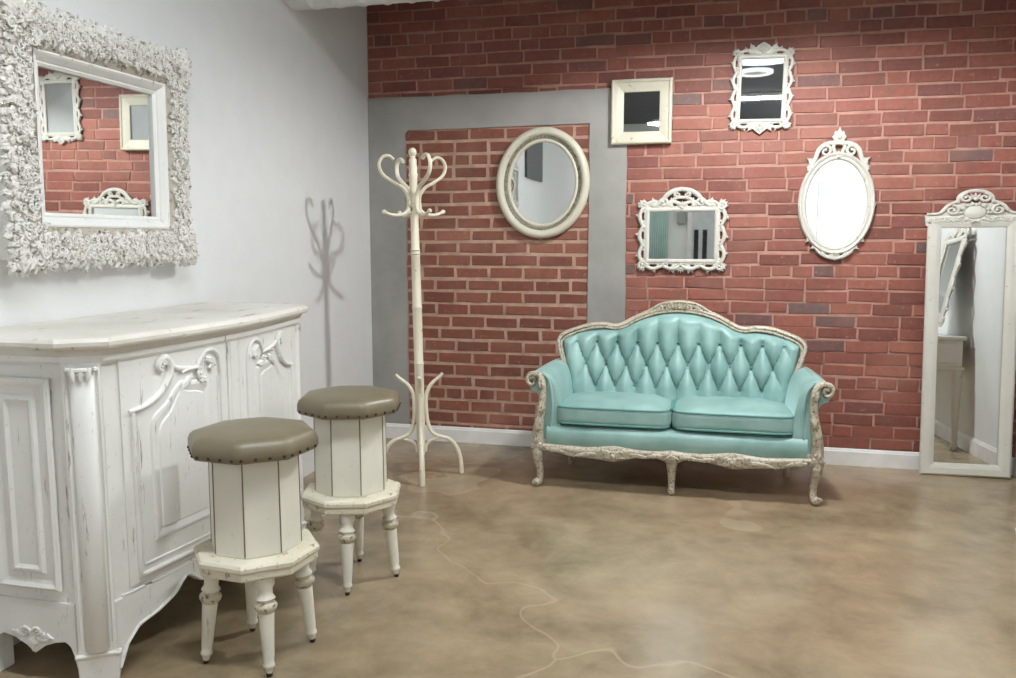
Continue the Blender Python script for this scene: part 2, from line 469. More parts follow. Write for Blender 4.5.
# ------------------------------------------------------------------ air duct
def duct():
    b = MB(); cy, cz, r = -.93, 2.56, .178
    n = 48; L = 44; x0, x1 = .001, 1.95; v = []; f = []
    prof = []
    x = x0
    while x < x1:
        prof += [(x, r), (x+.10, r), (x+.106, r+.005), (x+.116, r+.005), (x+.122, r)]; x += .125
    prof.append((x, r))
    for i, (x, q) in enumerate(prof):
        for k in range(n):
            a = 2*pi*k/n; v.append((x+.05*(a/(2*pi) if False else 0), cy+q*cos(a), cz+q*sin(a)))
    for i in range(len(prof)-1):
        for k in range(n): f.append((i*n+k, i*n+(k+1) % n, (i+1)*n+(k+1) % n, (i+1)*n+k))
    f.append(tuple(range(n))); f.append(tuple((len(prof)-1)*n+k for k in range(n)))
    b.add(v, f, 0, True)
    o = b.build('air_duct', M['duct']); o['label'] = 'round grey metal air duct with seams, running along the top of the brick wall'; o['category'] = 'duct'
    e = o.modifiers.new('split', 'EDGE_SPLIT'); e.split_angle = radians(50)
    h = MB()
    for x in (.55, 1.5):
        h = MB(); h.box((x, cy-.012, cz+r-.01), (x+.03, cy+.012, RZ)); h.build('hanger_strap', M['duct'], o)
duct()

# ------------------------------------------------------------------ ceiling lights
def tube_light(x0, x1, y, label, mat='tube'):
    t = thing('ceiling_light', label, 'light', ((x0+x1)/2, y, RZ), (0, 0, 0), 'strip lights on the dark ceiling')
    hw = (x1-x0)/2
    b = MB(); b.box((-hw, -.09, -.05), (hw, .09, 0)); b.build('housing', M['fixture'], t, bevel=.006)
    g = MB(); g.box((-hw+.02, -.08, -.066), (hw-.02, .08, -.05)); g.build('diffuser', M[mat], t, bevel=.004)
    return t
tube_light(1.75, 3.4, -7.0, 'long strip light on the ceiling, the bright bar in the small ornate upright mirror', 'dim_tube')
tube_light(.9, 2.6, -3.5, 'strip light on the dark ceiling between the added beam and the bright bar')
tube_light(2.9, 3.5, -2.3, 'short strip light on the dark ceiling above the console table', 'dim_tube')
def pendant(x, y, z, r, label, mat):
    t = thing('pendant_lamp', label, 'lamp', (x, y, RZ))
    b = MB(); b.tube([(0, 0, 0), (0, 0, z-RZ+.05)], .005, 6); b.build('cord', M['dark_panel'], t)
    s = MB(); s.lathe([(.02, .05), (r*.6, .035), (r, .0), (r, -.01), (r*.97, -.01), (r*.97, 0)], 32, c=(0, 0, z-RZ)); s.build('lamp_shade', M['fixture'], t)
    g = MB(); g.lathe([(r*.95, .0), (r*.95, -.012), (.01, -.018)], 32, c=(0, 0, z-RZ)); g.build('diffuser', M[mat], t)
    return t
def ring_lamp():
    t = thing('ceiling_lamp', 'flat round ceiling lamp, the faint oval in the small ornate upright mirror', 'lamp', (2.46, -5.41, RZ))
    b = MB(); b.lathe([(.2, 0), (.2, -.03), (.185, -.036), (.14, -.036), (.14, -.002)], 40); b.build('rim', M['opal'], t)
    g = MB(); g.lathe([(.139, -.003), (.139, -.02), (.01, -.024)], 40); g.build('diffuser', M['fixture'], t)
ring_lamp()
def dome(x, y, z, label):
    t = thing('dome_lamp', label, 'lamp', (x, y, z))
    b = MB(); b.tube([(0, 0, .13), (0, .0, RZ-z)], .006, 8); b.build('stem', M['dark_panel'], t)
    s_ = MB(); pr = [(.02, .145), (.06, .14), (.14, .115), (.215, .06), (.245, .0)]
    s_.lathe(pr+[(r-.004, h) for r, h in reversed(pr[1:])]+[(.012, .138)], 40); s_.build('lamp_shade', M['dark_panel'], t)
    g = MB(); g.ball((0, 0, .065), (.075, .075, .042), 20); g.build('bulb', M['bulb'], t)
    k = MB(); k.lathe([(.02, .138), (.022, .125), (.022, .11), (.015, .105)], 16); k.build('socket', M['nail'], t)
dome(2.35, -1.2, 2.45, 'dark dome lamp hanging from the ceiling past the end of the air duct')
pendant(1.22, -8.2, 2.97, .19, 'round glowing pendant lamp, the bright oval in the plain cream framed mirror', 'lamp')

# ------------------------------------------------------------------ the big carved mirror on the white wall
def glass_plate(parent, loop_pts, d0, d1, name='mirror_glass'):
    b = MB(); b.plate(loop_pts, d0, d1); return b.build(name, M['glass'], parent)

def big_mirror():
    t = thing('carved_mirror', 'large square mirror in a deep carved white frame on the white wall above the sideboard', 'mirror', (.0055, -2.402, 1.553), (radians(.75), 0, pi/2))
    w, h = .55, .455; bw = .15
    f = MB()
    f.ring([(-.006, .03), (-.006, .046), (.003, .052), (.008, .05), (.012, .056), (.026, .07), (.032, .074), (.038, .072)], rect_loop(w, h), 0)
    f.ring([(.036, .001), (.038, .07), (.06, .078), (.135, .078), (bw-.008, .066)], rect_loop(w, h), 1)
    f.ring([(bw-.012, .001), (bw-.009, .067), (bw-.004, .062), (bw-.004, .04), (bw-.012, .036), (bw-.012, .002)], rect_loop(w, h), 0)
    f.build('frame', [M['dresser'], M['carved_glaze']], t)
    glass_plate(t, rect_loop(w, h)(-.002), .03, .036)
    b = MB(); b.plate(rect_loop(w, h)(.06), .001, .028); b.build('backing', M['mirror_back'], t)
    rnd = random.Random(11)
    W, Hh = w/2, h/2
    # borders
    def motif(m, P, c, side, base, D=.076):
        # one repeat: two curled acanthus leaves, a volute and a bud
        m.leaf(P(0, c), base+side*.5+rnd.uniform(-.3, .3), rnd.uniform(.036, .05), rnd.uniform(.012, .016), D, rnd.uniform(.011, .017), side*rnd.uniform(-1.8, -.8), 3)
        m.leaf(P(.008, c), base+side*2.2+rnd.uniform(-.3, .3), rnd.uniform(.03, .044), rnd.uniform(.010, .014), D, rnd.uniform(.010, .016), side*rnd.uniform(.8, 1.8), 3)
        m.scroll(P(rnd.uniform(-.008, .008), c+rnd.uniform(-.008, .008)), rnd.uniform(.010, .015), rnd.uniform(0, 6.28), 1.2, .0042, D+.014, side, n=6)
    def border(tang, norm, origin, length):
        m = MB(); n = int(length/.027)
        for i in range(n):
            s_ = (i+.5)/n*length-length/2
            side = 1 if s_ < 0 else -1
            P = lambda a, c: (origin[0]+tang[0]*(s_+a)+norm[0]*c, origin[1]+tang[1]*(s_+a)+norm[1]*c)
            base = atan2(norm[1], norm[0])
            for c in (.076, .1, .122, .138): motif(m, P, c+rnd.uniform(-.005, .005), side*(1 if int(c*1000) % 3 else -1), base+rnd.uniform(-.6, .6), .076 if c < .13 else .066)
            m.leaf(P(rnd.uniform(-.01, .01), bw-.016), base+rnd.uniform(-.7, .7), rnd.uniform(.016, .026), .010, .058, .012, rnd.uniform(-1, 1), 1)
            m.scroll(P(rnd.uniform(-.008, .008), bw-.010), rnd.uniform(.009, .013), rnd.uniform(0, 6.28), 1.1, .0045, .062, side, n=6)
        c = (origin[0]+norm[0]*.1, origin[1]+norm[1]*.1)
        for k in range(9): m.leaf(c, k*2*pi/9, .03, .009, .094, .01, .0, 1)
        m.ball((c[0], -.106, c[1]), (.009, .007, .009))
        m.build('border_carving', M['carved_white'], t)
    border((1, 0), (0, 1), (0, Hh), w+.1); border((1, 0), (0, -1), (0, -Hh), w+.1)
    border((0, 1), (1, 0), (W, 0), h+.1); border((0, 1), (-1, 0), (-W, 0), h+.1)
    for sx in (-1, 1):
        for sy in (-1, 1):
            m = MB(); c = (sx*(W+.1), sy*(Hh+.1)); dg = atan2(sy, sx)
            P = lambda a, b_: (c[0]+a, c[1]+b_)
            for gx in range(-2, 3):
                for gy in range(-2, 3):
                    q = (c[0]+gx*.026+rnd.uniform(-.005, .005), c[1]+gy*.026+rnd.uniform(-.005, .005))
                    motif(m, lambda a, b_: (q[0]+a, q[1]), 0, 1 if (gx*sx-gy*sy) > 0 else -1, dg+rnd.uniform(-.8, .8), .076)
            for a in (-1.15, -.75, -.35, 0, .35, .75, 1.15):
                m.leaf((c[0]+.012*cos(dg+a), c[1]+.012*sin(dg+a)), dg+a, .088 if abs(a) < .2 else .072, .017, .086, .02, -.7*(1 if a > 0 else -1), 4)
            for a in (-2.1, -1.7, 1.7, 2.1):
                m.leaf((c[0]+.012*cos(dg+a), c[1]+.012*sin(dg+a)), dg+a, .07, .014, .086, .018, -.7*(1 if a > 0 else -1), 4)
            for a in (-1.9, -1.2, 1.2, 1.9):
                m.scroll((c[0]+.045*cos(dg+a), c[1]+.045*sin(dg+a)), .017, dg+a+pi, 1.2, .0055, .1, 1 if a > 0 else -1)
            for k in range(7): m.leaf(c, k*2*pi/7, .026, .009, .104, .008, .2, 1)
            m.ball((c[0], -.112, c[1]), (.009, .008, .009))
            m.build('corner_carving', M['carved_white'], t)
    return t
big_mirror()

# ------------------------------------------------------------------ mirrors on the brick wall
WY = -.0045          # brick face the frames hang against
PY = -.0096
def oval_plain():
    t = thing('oval_mirror', 'plain oval mirror in a broad cream frame, hung on the bricked-up doorway', 'mirror', (1.087, -.008, 1.571), (0, radians(4.5), 0))
    a, b_ = .195, .238
    f = MB()
    f.ring([(-.004, .006), (-.004, .016), (.004, .022), (.012, .021), (.016, .016)], oval_loop(a, b_), 0, True)
    f.build('inner_ring', M['cream'], t)
    g = MB(); g.ring([(.015, .004), (.015, .017), (.024, .019), (.034, .024), (.036, .004)], oval_loop(a, b_), 0, True)
    for k in range(64):
        an = 2*pi*k/64; g.ball(((a+.026)*cos(an), -.021, (b_+.026)*sin(an)), (.0075, .005, .0075), 6)
    g.build('carved_band', M['oval_glaze'], t)
    o = MB(); o.ring([(.034, .0), (.034, .026), (.04, .036), (.052, .042), (.064, .042), (.076, .034), (.082, .022), (.082, .0)], oval_loop(a, b_), 0, True)
    o.build('frame', M['cream'], t)
    glass_plate(t, oval_loop(a, b_)(-.001), .004, .009)
    return t
oval_plain()

def plain_rect():
    t = thing('rectangular_mirror', 'small plain cream framed mirror hung across the corner of the grey plaster', 'mirror', (1.651, -.0098, 1.957))
    w, h = .207, .226
    f = MB()
    f.ring([(-.004, .004), (-.004, .016), (.006, .02), (.03, .026), (.046, .028), (.049, .034), (.056, .036), (.063, .032), (.066, .02), (.066, .0)], rect_loop(w, h))
    f.build('frame', M['cream'], t, bevel=.0015)
    glass_plate(t, rect_loop(w, h)(-.001), .002, .008)
    return t
plain_rect()

def c_scroll(m, p, q, bulge, r, d0, loops=(1, 1)):
    """C-shaped scroll from p to q bulging to the left of p->q, with a curl at both ends"""
    px, py = p; qx, qy = q; dx, dy = qx-px, qy-py; L = sqrt(dx*dx+dy*dy); tx, ty = dx/L, dy/L; nx, ny = -ty, tx
    P = []; R = []
    cr = L*.16
    def at(s_, h): return (px+tx*s_+nx*h, py+ty*s_+ny*h)
    K = 9
    for i in range(K):   # curl in at p
        a = -pi*1.6+pi*1.6*i/(K-1)
        rr = cr*(.35+.65*i/(K-1))
        c = at(cr, bulge*.25); an = atan2(ny, nx)+pi/2
        P.append((c[0]+rr*(cos(an+.0)*cos(a)+nx*-sin(a)*0)+0, c[1]+rr*sin(an)*cos(a))); P[-1] = (c[0]+rr*(-tx*cos(a)+nx*-sin(a)), c[1]+rr*(-ty*cos(a)+ny*-sin(a))); R.append(r*(.6+.4*i/(K-1)))
    for i in range(1, 12):
        t = i/12; P.append(at(L*t*1., bulge*(.25+.75*sin(pi*t)))); R.append(r*(1+.35*sin(pi*t)))
    for i in range(K):
        a = pi*1.6*i/(K-1); rr = cr*(1-.65*i/(K-1)); c = at(L-cr, bulge*.25)
        P.append((c[0]+rr*(tx*cos(a)+nx*-sin(a)), c[1]+rr*(ty*cos(a)+ny*-sin(a)))); R.append(r*(1-.4*i/(K-1)))
    m.curve2(P, R, d0, .9)

def openwork(m, w, h, o0, depth, nx, ny, size, rnd, r=.007, corner=True):
    """pierced scrollwork around a rectangle"""
    hw, hh = w/2+o0, h/2+o0
    for (tx, ty), (nx_, ny_), half, dist, cnt in (((1, 0), (0, 1), hw, hh, nx), ((1, 0), (0, -1), hw, hh, nx), ((0, 1), (1, 0), hh, hw, ny), ((0, 1), (-1, 0), hh, hw, ny)):
        for i in range(cnt):
            s0 = -half+2*half*i/cnt; s1 = -half+2*half*(i+1)/cnt
            p = (tx*s0+nx_*dist, ty*s0+ny_*dist); q = (tx*s1+nx_*dist, ty*s1+ny_*dist)
            cr = tx*ny_-ty*nx_
            if cr < 0: p, q = q, p
            c_scroll(m, p, q, size*.66, r, depth)
            if i: m.leaf((tx*s0+nx_*(dist-.004), ty*s0+ny_*(dist-.004)), atan2(ny_, nx_), size*.85, size*.24, depth-.003, .009, .5*(1 if s0 < 0 else -1), 3); m.leaf((tx*s0+nx_*(dist+size*.2), ty*s0+ny_*(dist+size*.2)), atan2(ny_, nx_)+.8*(1 if s0 < 0 else -1), size*.5, size*.16, depth-.003, .009, .8, 2)
            mid = ((p[0]+q[0])/2+nx_*size*.75, (p[1]+q[1])/2+ny_*size*.75)
            sg = 1 if (s0+s1) < 0 else -1
            ang = atan2(ny_, nx_)
            m.leaf(mid, ang+.9*sg, size*.65, size*.2, depth-.004, .008, -.9*sg, 2)
            m.leaf((mid[0]-nx_*size*.2, mid[1]-ny_*size*.2), ang-.9*sg, size*.6, size*.18, depth-.004, .008, .9*sg, 2)
    if corner:
        for sx in (-1, 1):
            for sy in (-1, 1):
                c = (sx*(hw+size*.25), sy*(hh+size*.25)); dg = atan2(sy, sx)
                m.scroll(c, size*.62, dg+pi*.8, 1.25, r*1.15, depth+.001, 1)
                m.scroll(c, size*.62, dg-pi*.8, .6, r, depth, -1)
                for a in (-1.1, -.4, .4, 1.1):
                    m.leaf((c[0]+size*.3*cos(dg+a), c[1]+size*.3*sin(dg+a)), dg+a, size*.6, size*.2, depth-.004, .01, -.6*(1 if a > 0 else -1), 2)

def shell_fan(m, c, up, R, depth, n=7, spread=2.2):
    for k in range(n):
        a = up-spread/2+spread*k/(n-1)
        m.leaf(c, a, R*(.8+.2*cos(a-up)), R*.17, depth, .012, 0, 1)
    m.ball((c[0], -depth-.008, c[1]), (R*.22, .01, R*.22))

def orn_wide():
    t = thing('ornate_mirror', 'wide rectangular mirror in a pierced white scrollwork frame just above the settee', 'mirror', (1.887, WY-.001, 1.268))
    w, h = .366, .272
    f = MB(); f.ring([(-.004, .006), (-.004, .018), (.004, .024), (.014, .024), (.018, .02), (.026, .018), (.028, .003)], rect_loop(w, h)); f.build('frame', M['clean_white'], t, bevel=.0015)
    glass_plate(t, rect_loop(w, h)(-.001), .005, .01)
    rnd = random.Random(5)
    m = MB(); openwork(m, w, h, .024, .014, 4, 3, .042, rnd, .009); m.build('border_carving', M['clean_white'], t)
    c = MB()
    for s in (-1, 1):
        P = smooth_path([(s*.15, .165, 0), (s*.115, .19, 0), (s*.085, .225, 0), (s*.045, .25, 0), (s*.0, .258, 0)], 6)
        c.curve2([p[:2] for p in P], lerp_list([.010, .014, .013], len(P)), .018)
        c.scroll((s*.1, .182), .026, 0 if s > 0 else pi, 1.1, .0115, .018, s)
        c.curve2([(s*.062, .16), (s*.058, .185), (s*.045, .205), (s*.02, .212), (0, .212)], .0095, .017)
        c.scroll((s*.026, .228), .02, pi/2, 1.0, .009, .02, -s)
        c.leaf((s*.06, .16), pi/2-s*.3, .05, .02, .012, .014, -s*.6, 2)
        c.leaf((s*.15, .155), pi/2-s*.6, .05, .02, .012, .014, s*.9, 2)
    shell_fan(c, (0, .155), pi/2, .042, .014)
    c.build('crest_carving', M['clean_white'], t)
    c2 = MB(); shell_fan(c2, (0, -.168), -pi/2, .046, .012)
    for s in (-1, 1): c2.leaf((s*.02, -.165), -pi/2+s*1.2, .07, .016, .01, .012, -s*.7, 3)
    c2.build('pendant_carving', M['clean_white'], t)
    return t
orn_wide()

def orn_tall(loc, rot, label):
    t = thing('ornate_mirror', label, 'mirror', loc, rot)
    w, h = .222, .326
    f = MB(); f.ring([(-.004, .006), (-.004, .018), (.003, .023), (.01, .023), (.014, .018), (.02, .016), (.022, .003)], rect_loop(w, h)); f.build('frame', M['clean_white'], t, bevel=.0015)
    glass_plate(t, rect_loop(w, h)(-.001), .005, .01)
    rnd = random.Random(9)
    m = MB(); openwork(m, w, h, .018, .013, 3, 4, .034, rnd, .0072); m.build('border_carving', M['clean_white'], t)
    c = MB(); c.plate([(-.04, h/2+.02), (.04, h/2+.02), (.045, h/2+.045), (.028, h/2+.066), (.0, h/2+.082), (-.028, h/2+.066), (-.045, h/2+.045)], .006, .02)
    shell_fan(c, (0, h/2+.03), pi/2, .05, .016)
    for s in (-1, 1):
        c.leaf((s*.035, h/2+.035), pi/2-s*1.1, .06, .015, .012, .01, s*.8, 3); c.scroll((s*.062, h/2+.04), .018, 0, 1.2, .006, .016, s)
    c.build('crest_carving', M['clean_white'], t)
    c2 = MB(); c2.plate([(-.035, -h/2-.02), (-.04, -h/2-.045), (-.02, -h/2-.062), (0, -h/2-.078), (.02, -h/2-.062), (.04, -h/2-.045), (.035, -h/2-.02)], .006, .02)
    shell_fan(c2, (0, -h/2-.028), -pi/2, .044, .016)
    for s in (-1, 1): c2.leaf((s*.03, -h/2-.03), -pi/2+s*1.2, .05, .013, .012, .01, -s*.8, 3)
    c2.build('pendant_carving', M['clean_white'], t)
    return t
orn_tall((2.294, WY-.001, 2.056), (0, radians(1.0), 0), 'small upright mirror in a lacy white carved frame, highest on the brick wall')

def orn_oval():
    t = thing('ornate_oval_mirror', 'white oval mirror with a pierced crown and fleur finial on the brick wall', 'mirror', (2.701, WY-.001, 1.438))
    a, b_ = .158, .235
    f = MB(); f.ring([(-.004, .006), (-.004, .014), (.004, .02), (.012, .021), (.016, .017), (.022, .024), (.03, .027), (.036, .022), (.039, .003)], oval_loop(a, b_), 0, True); f.build('frame', M['clean_white'], t)
    glass_plate(t, oval_loop(a, b_)(-.001), .005, .009)
    c = MB(); T = b_+.03
    for s in (-1, 1):
        P = smooth_path([(s*.15, T-.09, 0), (s*.118, T-.03, 0), (s*.1, T+.02, 0), (s*.06, T+.05, 0), (s*.0, T+.055, 0)], 6)
        c.curve2([p[:2] for p in P], lerp_list([.010, .0135, .012], len(P)), .018)
        c.scroll((s*.066, T+.012), .03, pi/2, 1.0, .0105, .018, s)
        c.curve2([(s*.018, T-.01), (s*.02, T+.012), (s*.03, T+.035), (s*.02, T+.055)], .0095, .018)
        c.leaf((s*.12, T-.06), pi/2-s*.5, .06, .018, .012, .013, -s*.6, 2)
        c.leaf((s*.138, T-.09), pi/2-s*.3, .05, .015, .012, .012, s*.6, 2)
        c.leaf((s*.006, T+.066), pi/2-s*1.0, .04, .02, .014, .012, s*1.0, 1)
        c.leaf((s*.006, T+.09), pi/2-s*.75, .036, .018, .014, .012, s*.5, 1)
    shell_fan(c, (0, T-.018), pi/2, .04, .014, 5)
    c.leaf((0, T+.05), pi/2, .094, .03, .014, .014, 0, 2); c.ball((0, -.026, T+.085), (.012, .008, .012))
    c.build('crest_carving', M['clean_white'], t)
    d = MB(); T = -b_-.03
    for s in (-1, 1):
        P = smooth_path([(s*.11, T+.06, 0), (s*.085, T+.01, 0), (s*.045, T-.018, 0), (0, T-.03, 0)], 6)
        d.curve2([p[:2] for p in P], lerp_list([.006, .01, .01], len(P)), .016)
        d.scroll((s*.045, T+.008), .02, -pi/2, 1.1, .0075, .018, s)
        d.leaf((s*.09, T+.045), -pi/2+s*.7, .045, .013, .012, .01, s*.6, 2)
        d.leaf((s*.125, T+.085), -pi/2+s*.5, .04, .012, .012, .01, s*.6, 2)
    shell_fan(d, (0, T-.0), -pi/2, .045, .014)
    d.build('pendant_carving', M['clean_white'], t)
    for s in (-1, 1):
        e = MB()
        for k in range(3): e.leaf((s*(a+.026), -.02+.02*k), pi/2+s*(1.57-.8*k)*-.4, .03, .007, .014, .008, 0, 2)
        e.build('side_carving', M['clean_white'], t)
    return t
orn_oval()

# ------------------------------------------------------------------ tall standing mirror
def cheval():
    ang = math.atan2(.058, 1.32)
    t = thing('standing_mirror', 'tall narrow white framed mirror with carved crest leaning on the brick wall', 'mirror', (3.389, -.094, .0), (-ang, radians(-.7), 0))
    W2, H = .22, 1.387; fw = .062
    w, h = 2*W2-2*fw, H-fw-.075
    zc = .062+h/2
    f = MB(); f.ring([(-.004, .006), (-.004, .02), (.006, .024), (.02, .028), (.05, .03), (.056, .026), (fw, .018), (fw, .0)], lambda o: [(x, z+zc) for x, z in rect_loop(w, h)(o)])
    f.build('frame', M['clean_white'], t, bevel=.002)
    glass_plate(t, [(x, z+zc) for x, z in rect_loop(w, h)(-.001)], .004, .009)
    b = MB(); b.plate([(x, z+zc) for x, z in rect_loop(w, h)(.03)], -.012, .002); b.build('backing', M['mirror_back'], t)
    c = MB(); z0 = zc+h/2
    out = [(-.235, z0+.012), (.235, z0+.012), (.24, z0+.085), (.215, z0+.085), (.16, z0+.088), (.12, z0+.125), (.095, z0+.155), (.06, z0+.165), (-.06, z0+.165), (-.095, z0+.155), (-.12, z0+.125), (-.16, z0+.088), (-.215, z0+.085), (-.24, z0+.085)]
    c.plate(out, .004, .022)
    for s in (-1, 1):
        c.scroll((s*.11, z0+.115), .034, pi/2, 1.3, .011, .03, s)
        P = smooth_path([(s*.232, z0+.09, 0), (s*.17, z0+.098, 0), (s*.13, z0+.15, 0), (s*.085, z0+.178, 0)], 6)
        c.curve2([p[:2] for p in P], lerp_list([.008, .012, .01], len(P)), .026)
        c.scroll((s*.042, z0+.2), .032, pi/2, 1.2, .011, .028, -s)
        P = smooth_path([(s*.085, z0+.165, 0), (s*.078, z0+.21, 0), (s*.045, z0+.24, 0), (0, z0+.25, 0)], 6)
        c.curve2([p[:2] for p in P], lerp_list([.009, .012, .011], len(P)), .024)
        for i in range(6):
            x = s*(.075+.028*i)
            c.scroll((x, z0+.05), .017, i, 1.2, .0055, .03, s if i % 2 else -s)
            c.leaf((x, z0+.035), pi/2-s*(.9-.2*i), .04, .011, .022, .011, s*.6, 2)
            c.leaf((x, z0+.065), -pi/2+s*.6, .035, .01, .022, .011, -s*.6, 2)
        c.leaf((s*.215, z0+.08), pi/2-s*.5, .03, .012, .016, .01, 0, 2)
    for k in range(14):
        an = 2*pi*k/14; c.leaf((.05*cos(an)*1.15, z0+.098+.05*sin(an)), an, .03, .011, .028, .01, 0, 1)
    c.ball((0, -.026, z0+.098), (.055, .016, .047), 20)
    shell_fan(c, (0, z0+.19), pi/2, .05, .022, 5); shell_fan(c, (0, z0+.04), -pi/2, .04, .02, 5)
    c.v = [(p[0]*.98, p[1], z0+(p[2]-z0)*.74 if p[2] > z0 else p[2]) for p in c.v]
    c.build('crest_carving', M['clean_white'], t)
    return t
cheval()

# ------------------------------------------------------------------ sideboard
def sideboard():
    t = thing('sideboard', 'white distressed sideboard with two carved doors, under the big carved mirror', 'sideboard', (0, -2.40, 0))
    HT = .987; YL = .61
    def bow(y): return .455+.058*cos(pi*y/(2*.56))**1.0 if abs(y) < .56 else .455
    def plan(off=0., n=22):
        P = [(.008, -YL-off), (.375+off*.4, -YL-off), (.455+off, -.555-off*.4)]
        for i in range(1, n):
            y = -.555+1.11*i/n; P.append((bow(y)+off, y))
        P += [(.455+off, .555+off*.4), (.375+off*.4, YL+off), (.008, YL+off)]
        return P
    def prism(m, rings, mi=0, smooth=False):
        v = []; L = len(rings[0][0])
        for P, z in rings: v += [(p[0], p[1], z) for p in P]
        f = []
        for i in range(len(rings)-1):
            for k in range(L): f.append((i*L+k, i*L+(k+1) % L, (i+1)*L+(k+1) % L, (i+1)*L+k))
        f.append(tuple(range(L-1, -1, -1))); f.append(tuple((len(rings)-1)*L+k for k in range(L)))
        m.add(v, f, mi, smooth)
    top = MB(); prism(top, [(plan(.012), HT-.052), (plan(.018), HT-.044), (plan(.024), HT-.034), (plan(.04), HT-.03), (plan(.044), HT-.022), (plan(.044), HT-.012), (plan(.036), HT-.003), (plan(.03), HT)])
    top.build('top_board', M['dresser_top'], t)
    car = MB(); prism(car, [(plan(-.004), .2), (plan(-.004), HT-.052)]); prism(car, [(plan(.006), HT-.075), (plan(.012), HT-.066), (plan(.012), HT-.052)])
    car.build('carcass', M['dresser'], t)
    def F(y, z, d=0):
        e = .002; nx = 1; ny = -(bow(y+e)-bow(y-e))/(2*e); l = sqrt(1+ny*ny)
        return (bow(y)-.004+d*nx/l, y+d*ny/l, z)
    def slab(m, y0, y1, zf0, zf1, d0, d1, n=24, mi=0):
        """strip mapped on the bowed front; zf0/zf1 give lower and upper edge"""
        v = []; f = []
        for i in range(n+1):
            y = y0+(y1-y0)*i/n
            for z, d in ((zf0(y), d0), (zf0(y), d1-.003), (zf0(y)+.004, d1), (zf1(y)-.004, d1), (zf1(y), d1-.003), (zf1(y), d0)): v.append(F(y, z, d))
        for i in range(n):
            for k in range(6): f.append((i*6+k, i*6+(k+1) % 6, (i+1)*6+(k+1) % 6, (i+1)*6+k))
        f.append(tuple(range(6))); f.append(tuple(n*6+k for k in reversed(range(6))))
        m.add(v, f, mi, False)
    ap = MB()
    key = [(0, .02), (.03, .09), (.07, .128), (.14, .142), (.2, .165), (.235, .2), (.255, .205), (.30, .165), (.40, .148), (.47, .135), (.5, .125)]
    def low(y):
        u = (y+.555)/1.11; u = min(u, 1-u); return float(np.interp(u, [k[0] for k in key], [k[1] for k in key]))
    slab(ap, -.555, .555, low, lambda y: .235, -.02, .006, 80)
    v = []
    ap.tube([F(-.55+1.1*i/80, low(-.55+1.1*i/80)+.004, .007) for i in range(81)], .005, 6)
    ap.tube([F(-.53+1.06*i/40, .238, .004) for i in range(41)], .004, 6)
    ap.build('apron', M['dresser'], t)
    # doors (mirror images about the centre stile)
    for s in (-1, 1):
        ya, yb = s*.50, s*.045
        Y = lambda a: ya+(yb-ya)*a
        dm = MB(); slab(dm, min(ya, yb), max(ya, yb), lambda y: .25, lambda y: .915, -.002, .006)
        d = dm.build('door', M['dresser'], t)
        Q = lambda P, dd: [F(Y(.08+.84*a), z, dd) for a, z in P]
        outer = [(0, .80), (0, .5), (0, .275), (.5, .275), (1, .275), (1, .5), (1, .82)]
        arch = smooth_path([(1, .82, 0), (.98, .868, 0), (.9, .896, 0), (.8, .895, 0), (.73, .87, 0), (.68, .85, 0), (.58, .853, 0), (.47, .86, 0), (.41, .872, 0)], 5)
        sweep = smooth_path([(-.03, .762, 0), (.1, .768, 0), (.22, .785, 0), (.32, .818, 0), (.38, .852, 0), (.38, .882, 0), (.33, .9, 0), (.27, .89, 0), (.26, .872, 0), (.3, .862, 0)], 5)
        def dense(P, n=8):
            o = []
            for p, q in zip(P[:-1], P[1:]):
                for i in range(n): o.append((p[0]+(q[0]-p[0])*i/n, p[1]+(q[1]-p[1])*i/n))
            return o+[P[-1]]
        m = MB()
        base = dense([(0, .762)]+outer[1:], 6)
        m.tube(Q(base+[p[:2] for p in arch], .008), .0085, 8, up=(1, 0, 0)); m.tube(Q([p[:2] for p in sweep], .01), lerp_list([.006, .012, .012, .008], len(sweep)), 8, up=(1, 0, 0))
        inn = [(.045, .74), (.045, .5), (.045, .302), (.5, .302), (.955, .302), (.955, .5), (.955, .81)]
        m.tube(Q(dense(inn, 6), .006), .0045, 6, up=(1, 0, 0))
        m.build('panel_moulding', M['dresser'], d)
        # fielded panel with a swept head
        pan = MB()
        head = smooth_path([(.16, .70, 0), (.2, .735, 0), (.33, .765, 0), (.42, .80, 0), (.5, .822, 0), (.6, .815, 0), (.72, .81, 0), (.84, .80, 0)], 5)
        def poly(ins):
            k = ins
            xs0, xs1 = .16+k/.38, .84-k/.38
            P = []
            for a, z, _ in head:
                P.append((xs0+(xs1-xs0)*(a-.16)/.68, z-k))
            n = 10
            P += [(xs1, P[-1][1]+(.36+k-P[-1][1])*i/n) for i in range(1, n)]
            P += [(xs1+(xs0-xs1)*i/n, .36+k) for i in range(n)]
            P += [(xs0, .36+k+(P[0][1]-.36-k)*i/n) for i in range(n)]
            return P
        rings = [(poly(0), .0055), (poly(.004), .012), (poly(.012), .0125), (poly(.03), .007), (poly(.034), .011)]
        L = len(rings[0][0]); v = []; f = []
        for P, dd in rings: v += Q(P, dd)
        for i in range(len(rings)-1):
            for k in range(L): f.append((i*L+k, i*L+(k+1) % L, (i+1)*L+(k+1) % L, (i+1)*L+k))
        # close the middle by columns between head and sill so it follows the bow
        pan.add(v, f, 0, False)
        hp = rings[-1][0][:len(head)]; z0 = min(p[1] for p in rings[-1][0]); gv = []; gf = []; G_ = 5
        for a, z in hp: gv += Q([(a, z0+(z-z0)*q/G_) for q in range(G_+1)], .011)
        for i in range(len(hp)-1):
            for q in range(G_): gf.append((i*(G_+1)+q, (i+1)*(G_+1)+q, (i+1)*(G_+1)+q+1, i*(G_+1)+q+1))
        pan.add(gv, gf, 0, False); pan.build('raised_panel', M['dresser'], d)
        car_ = MB()
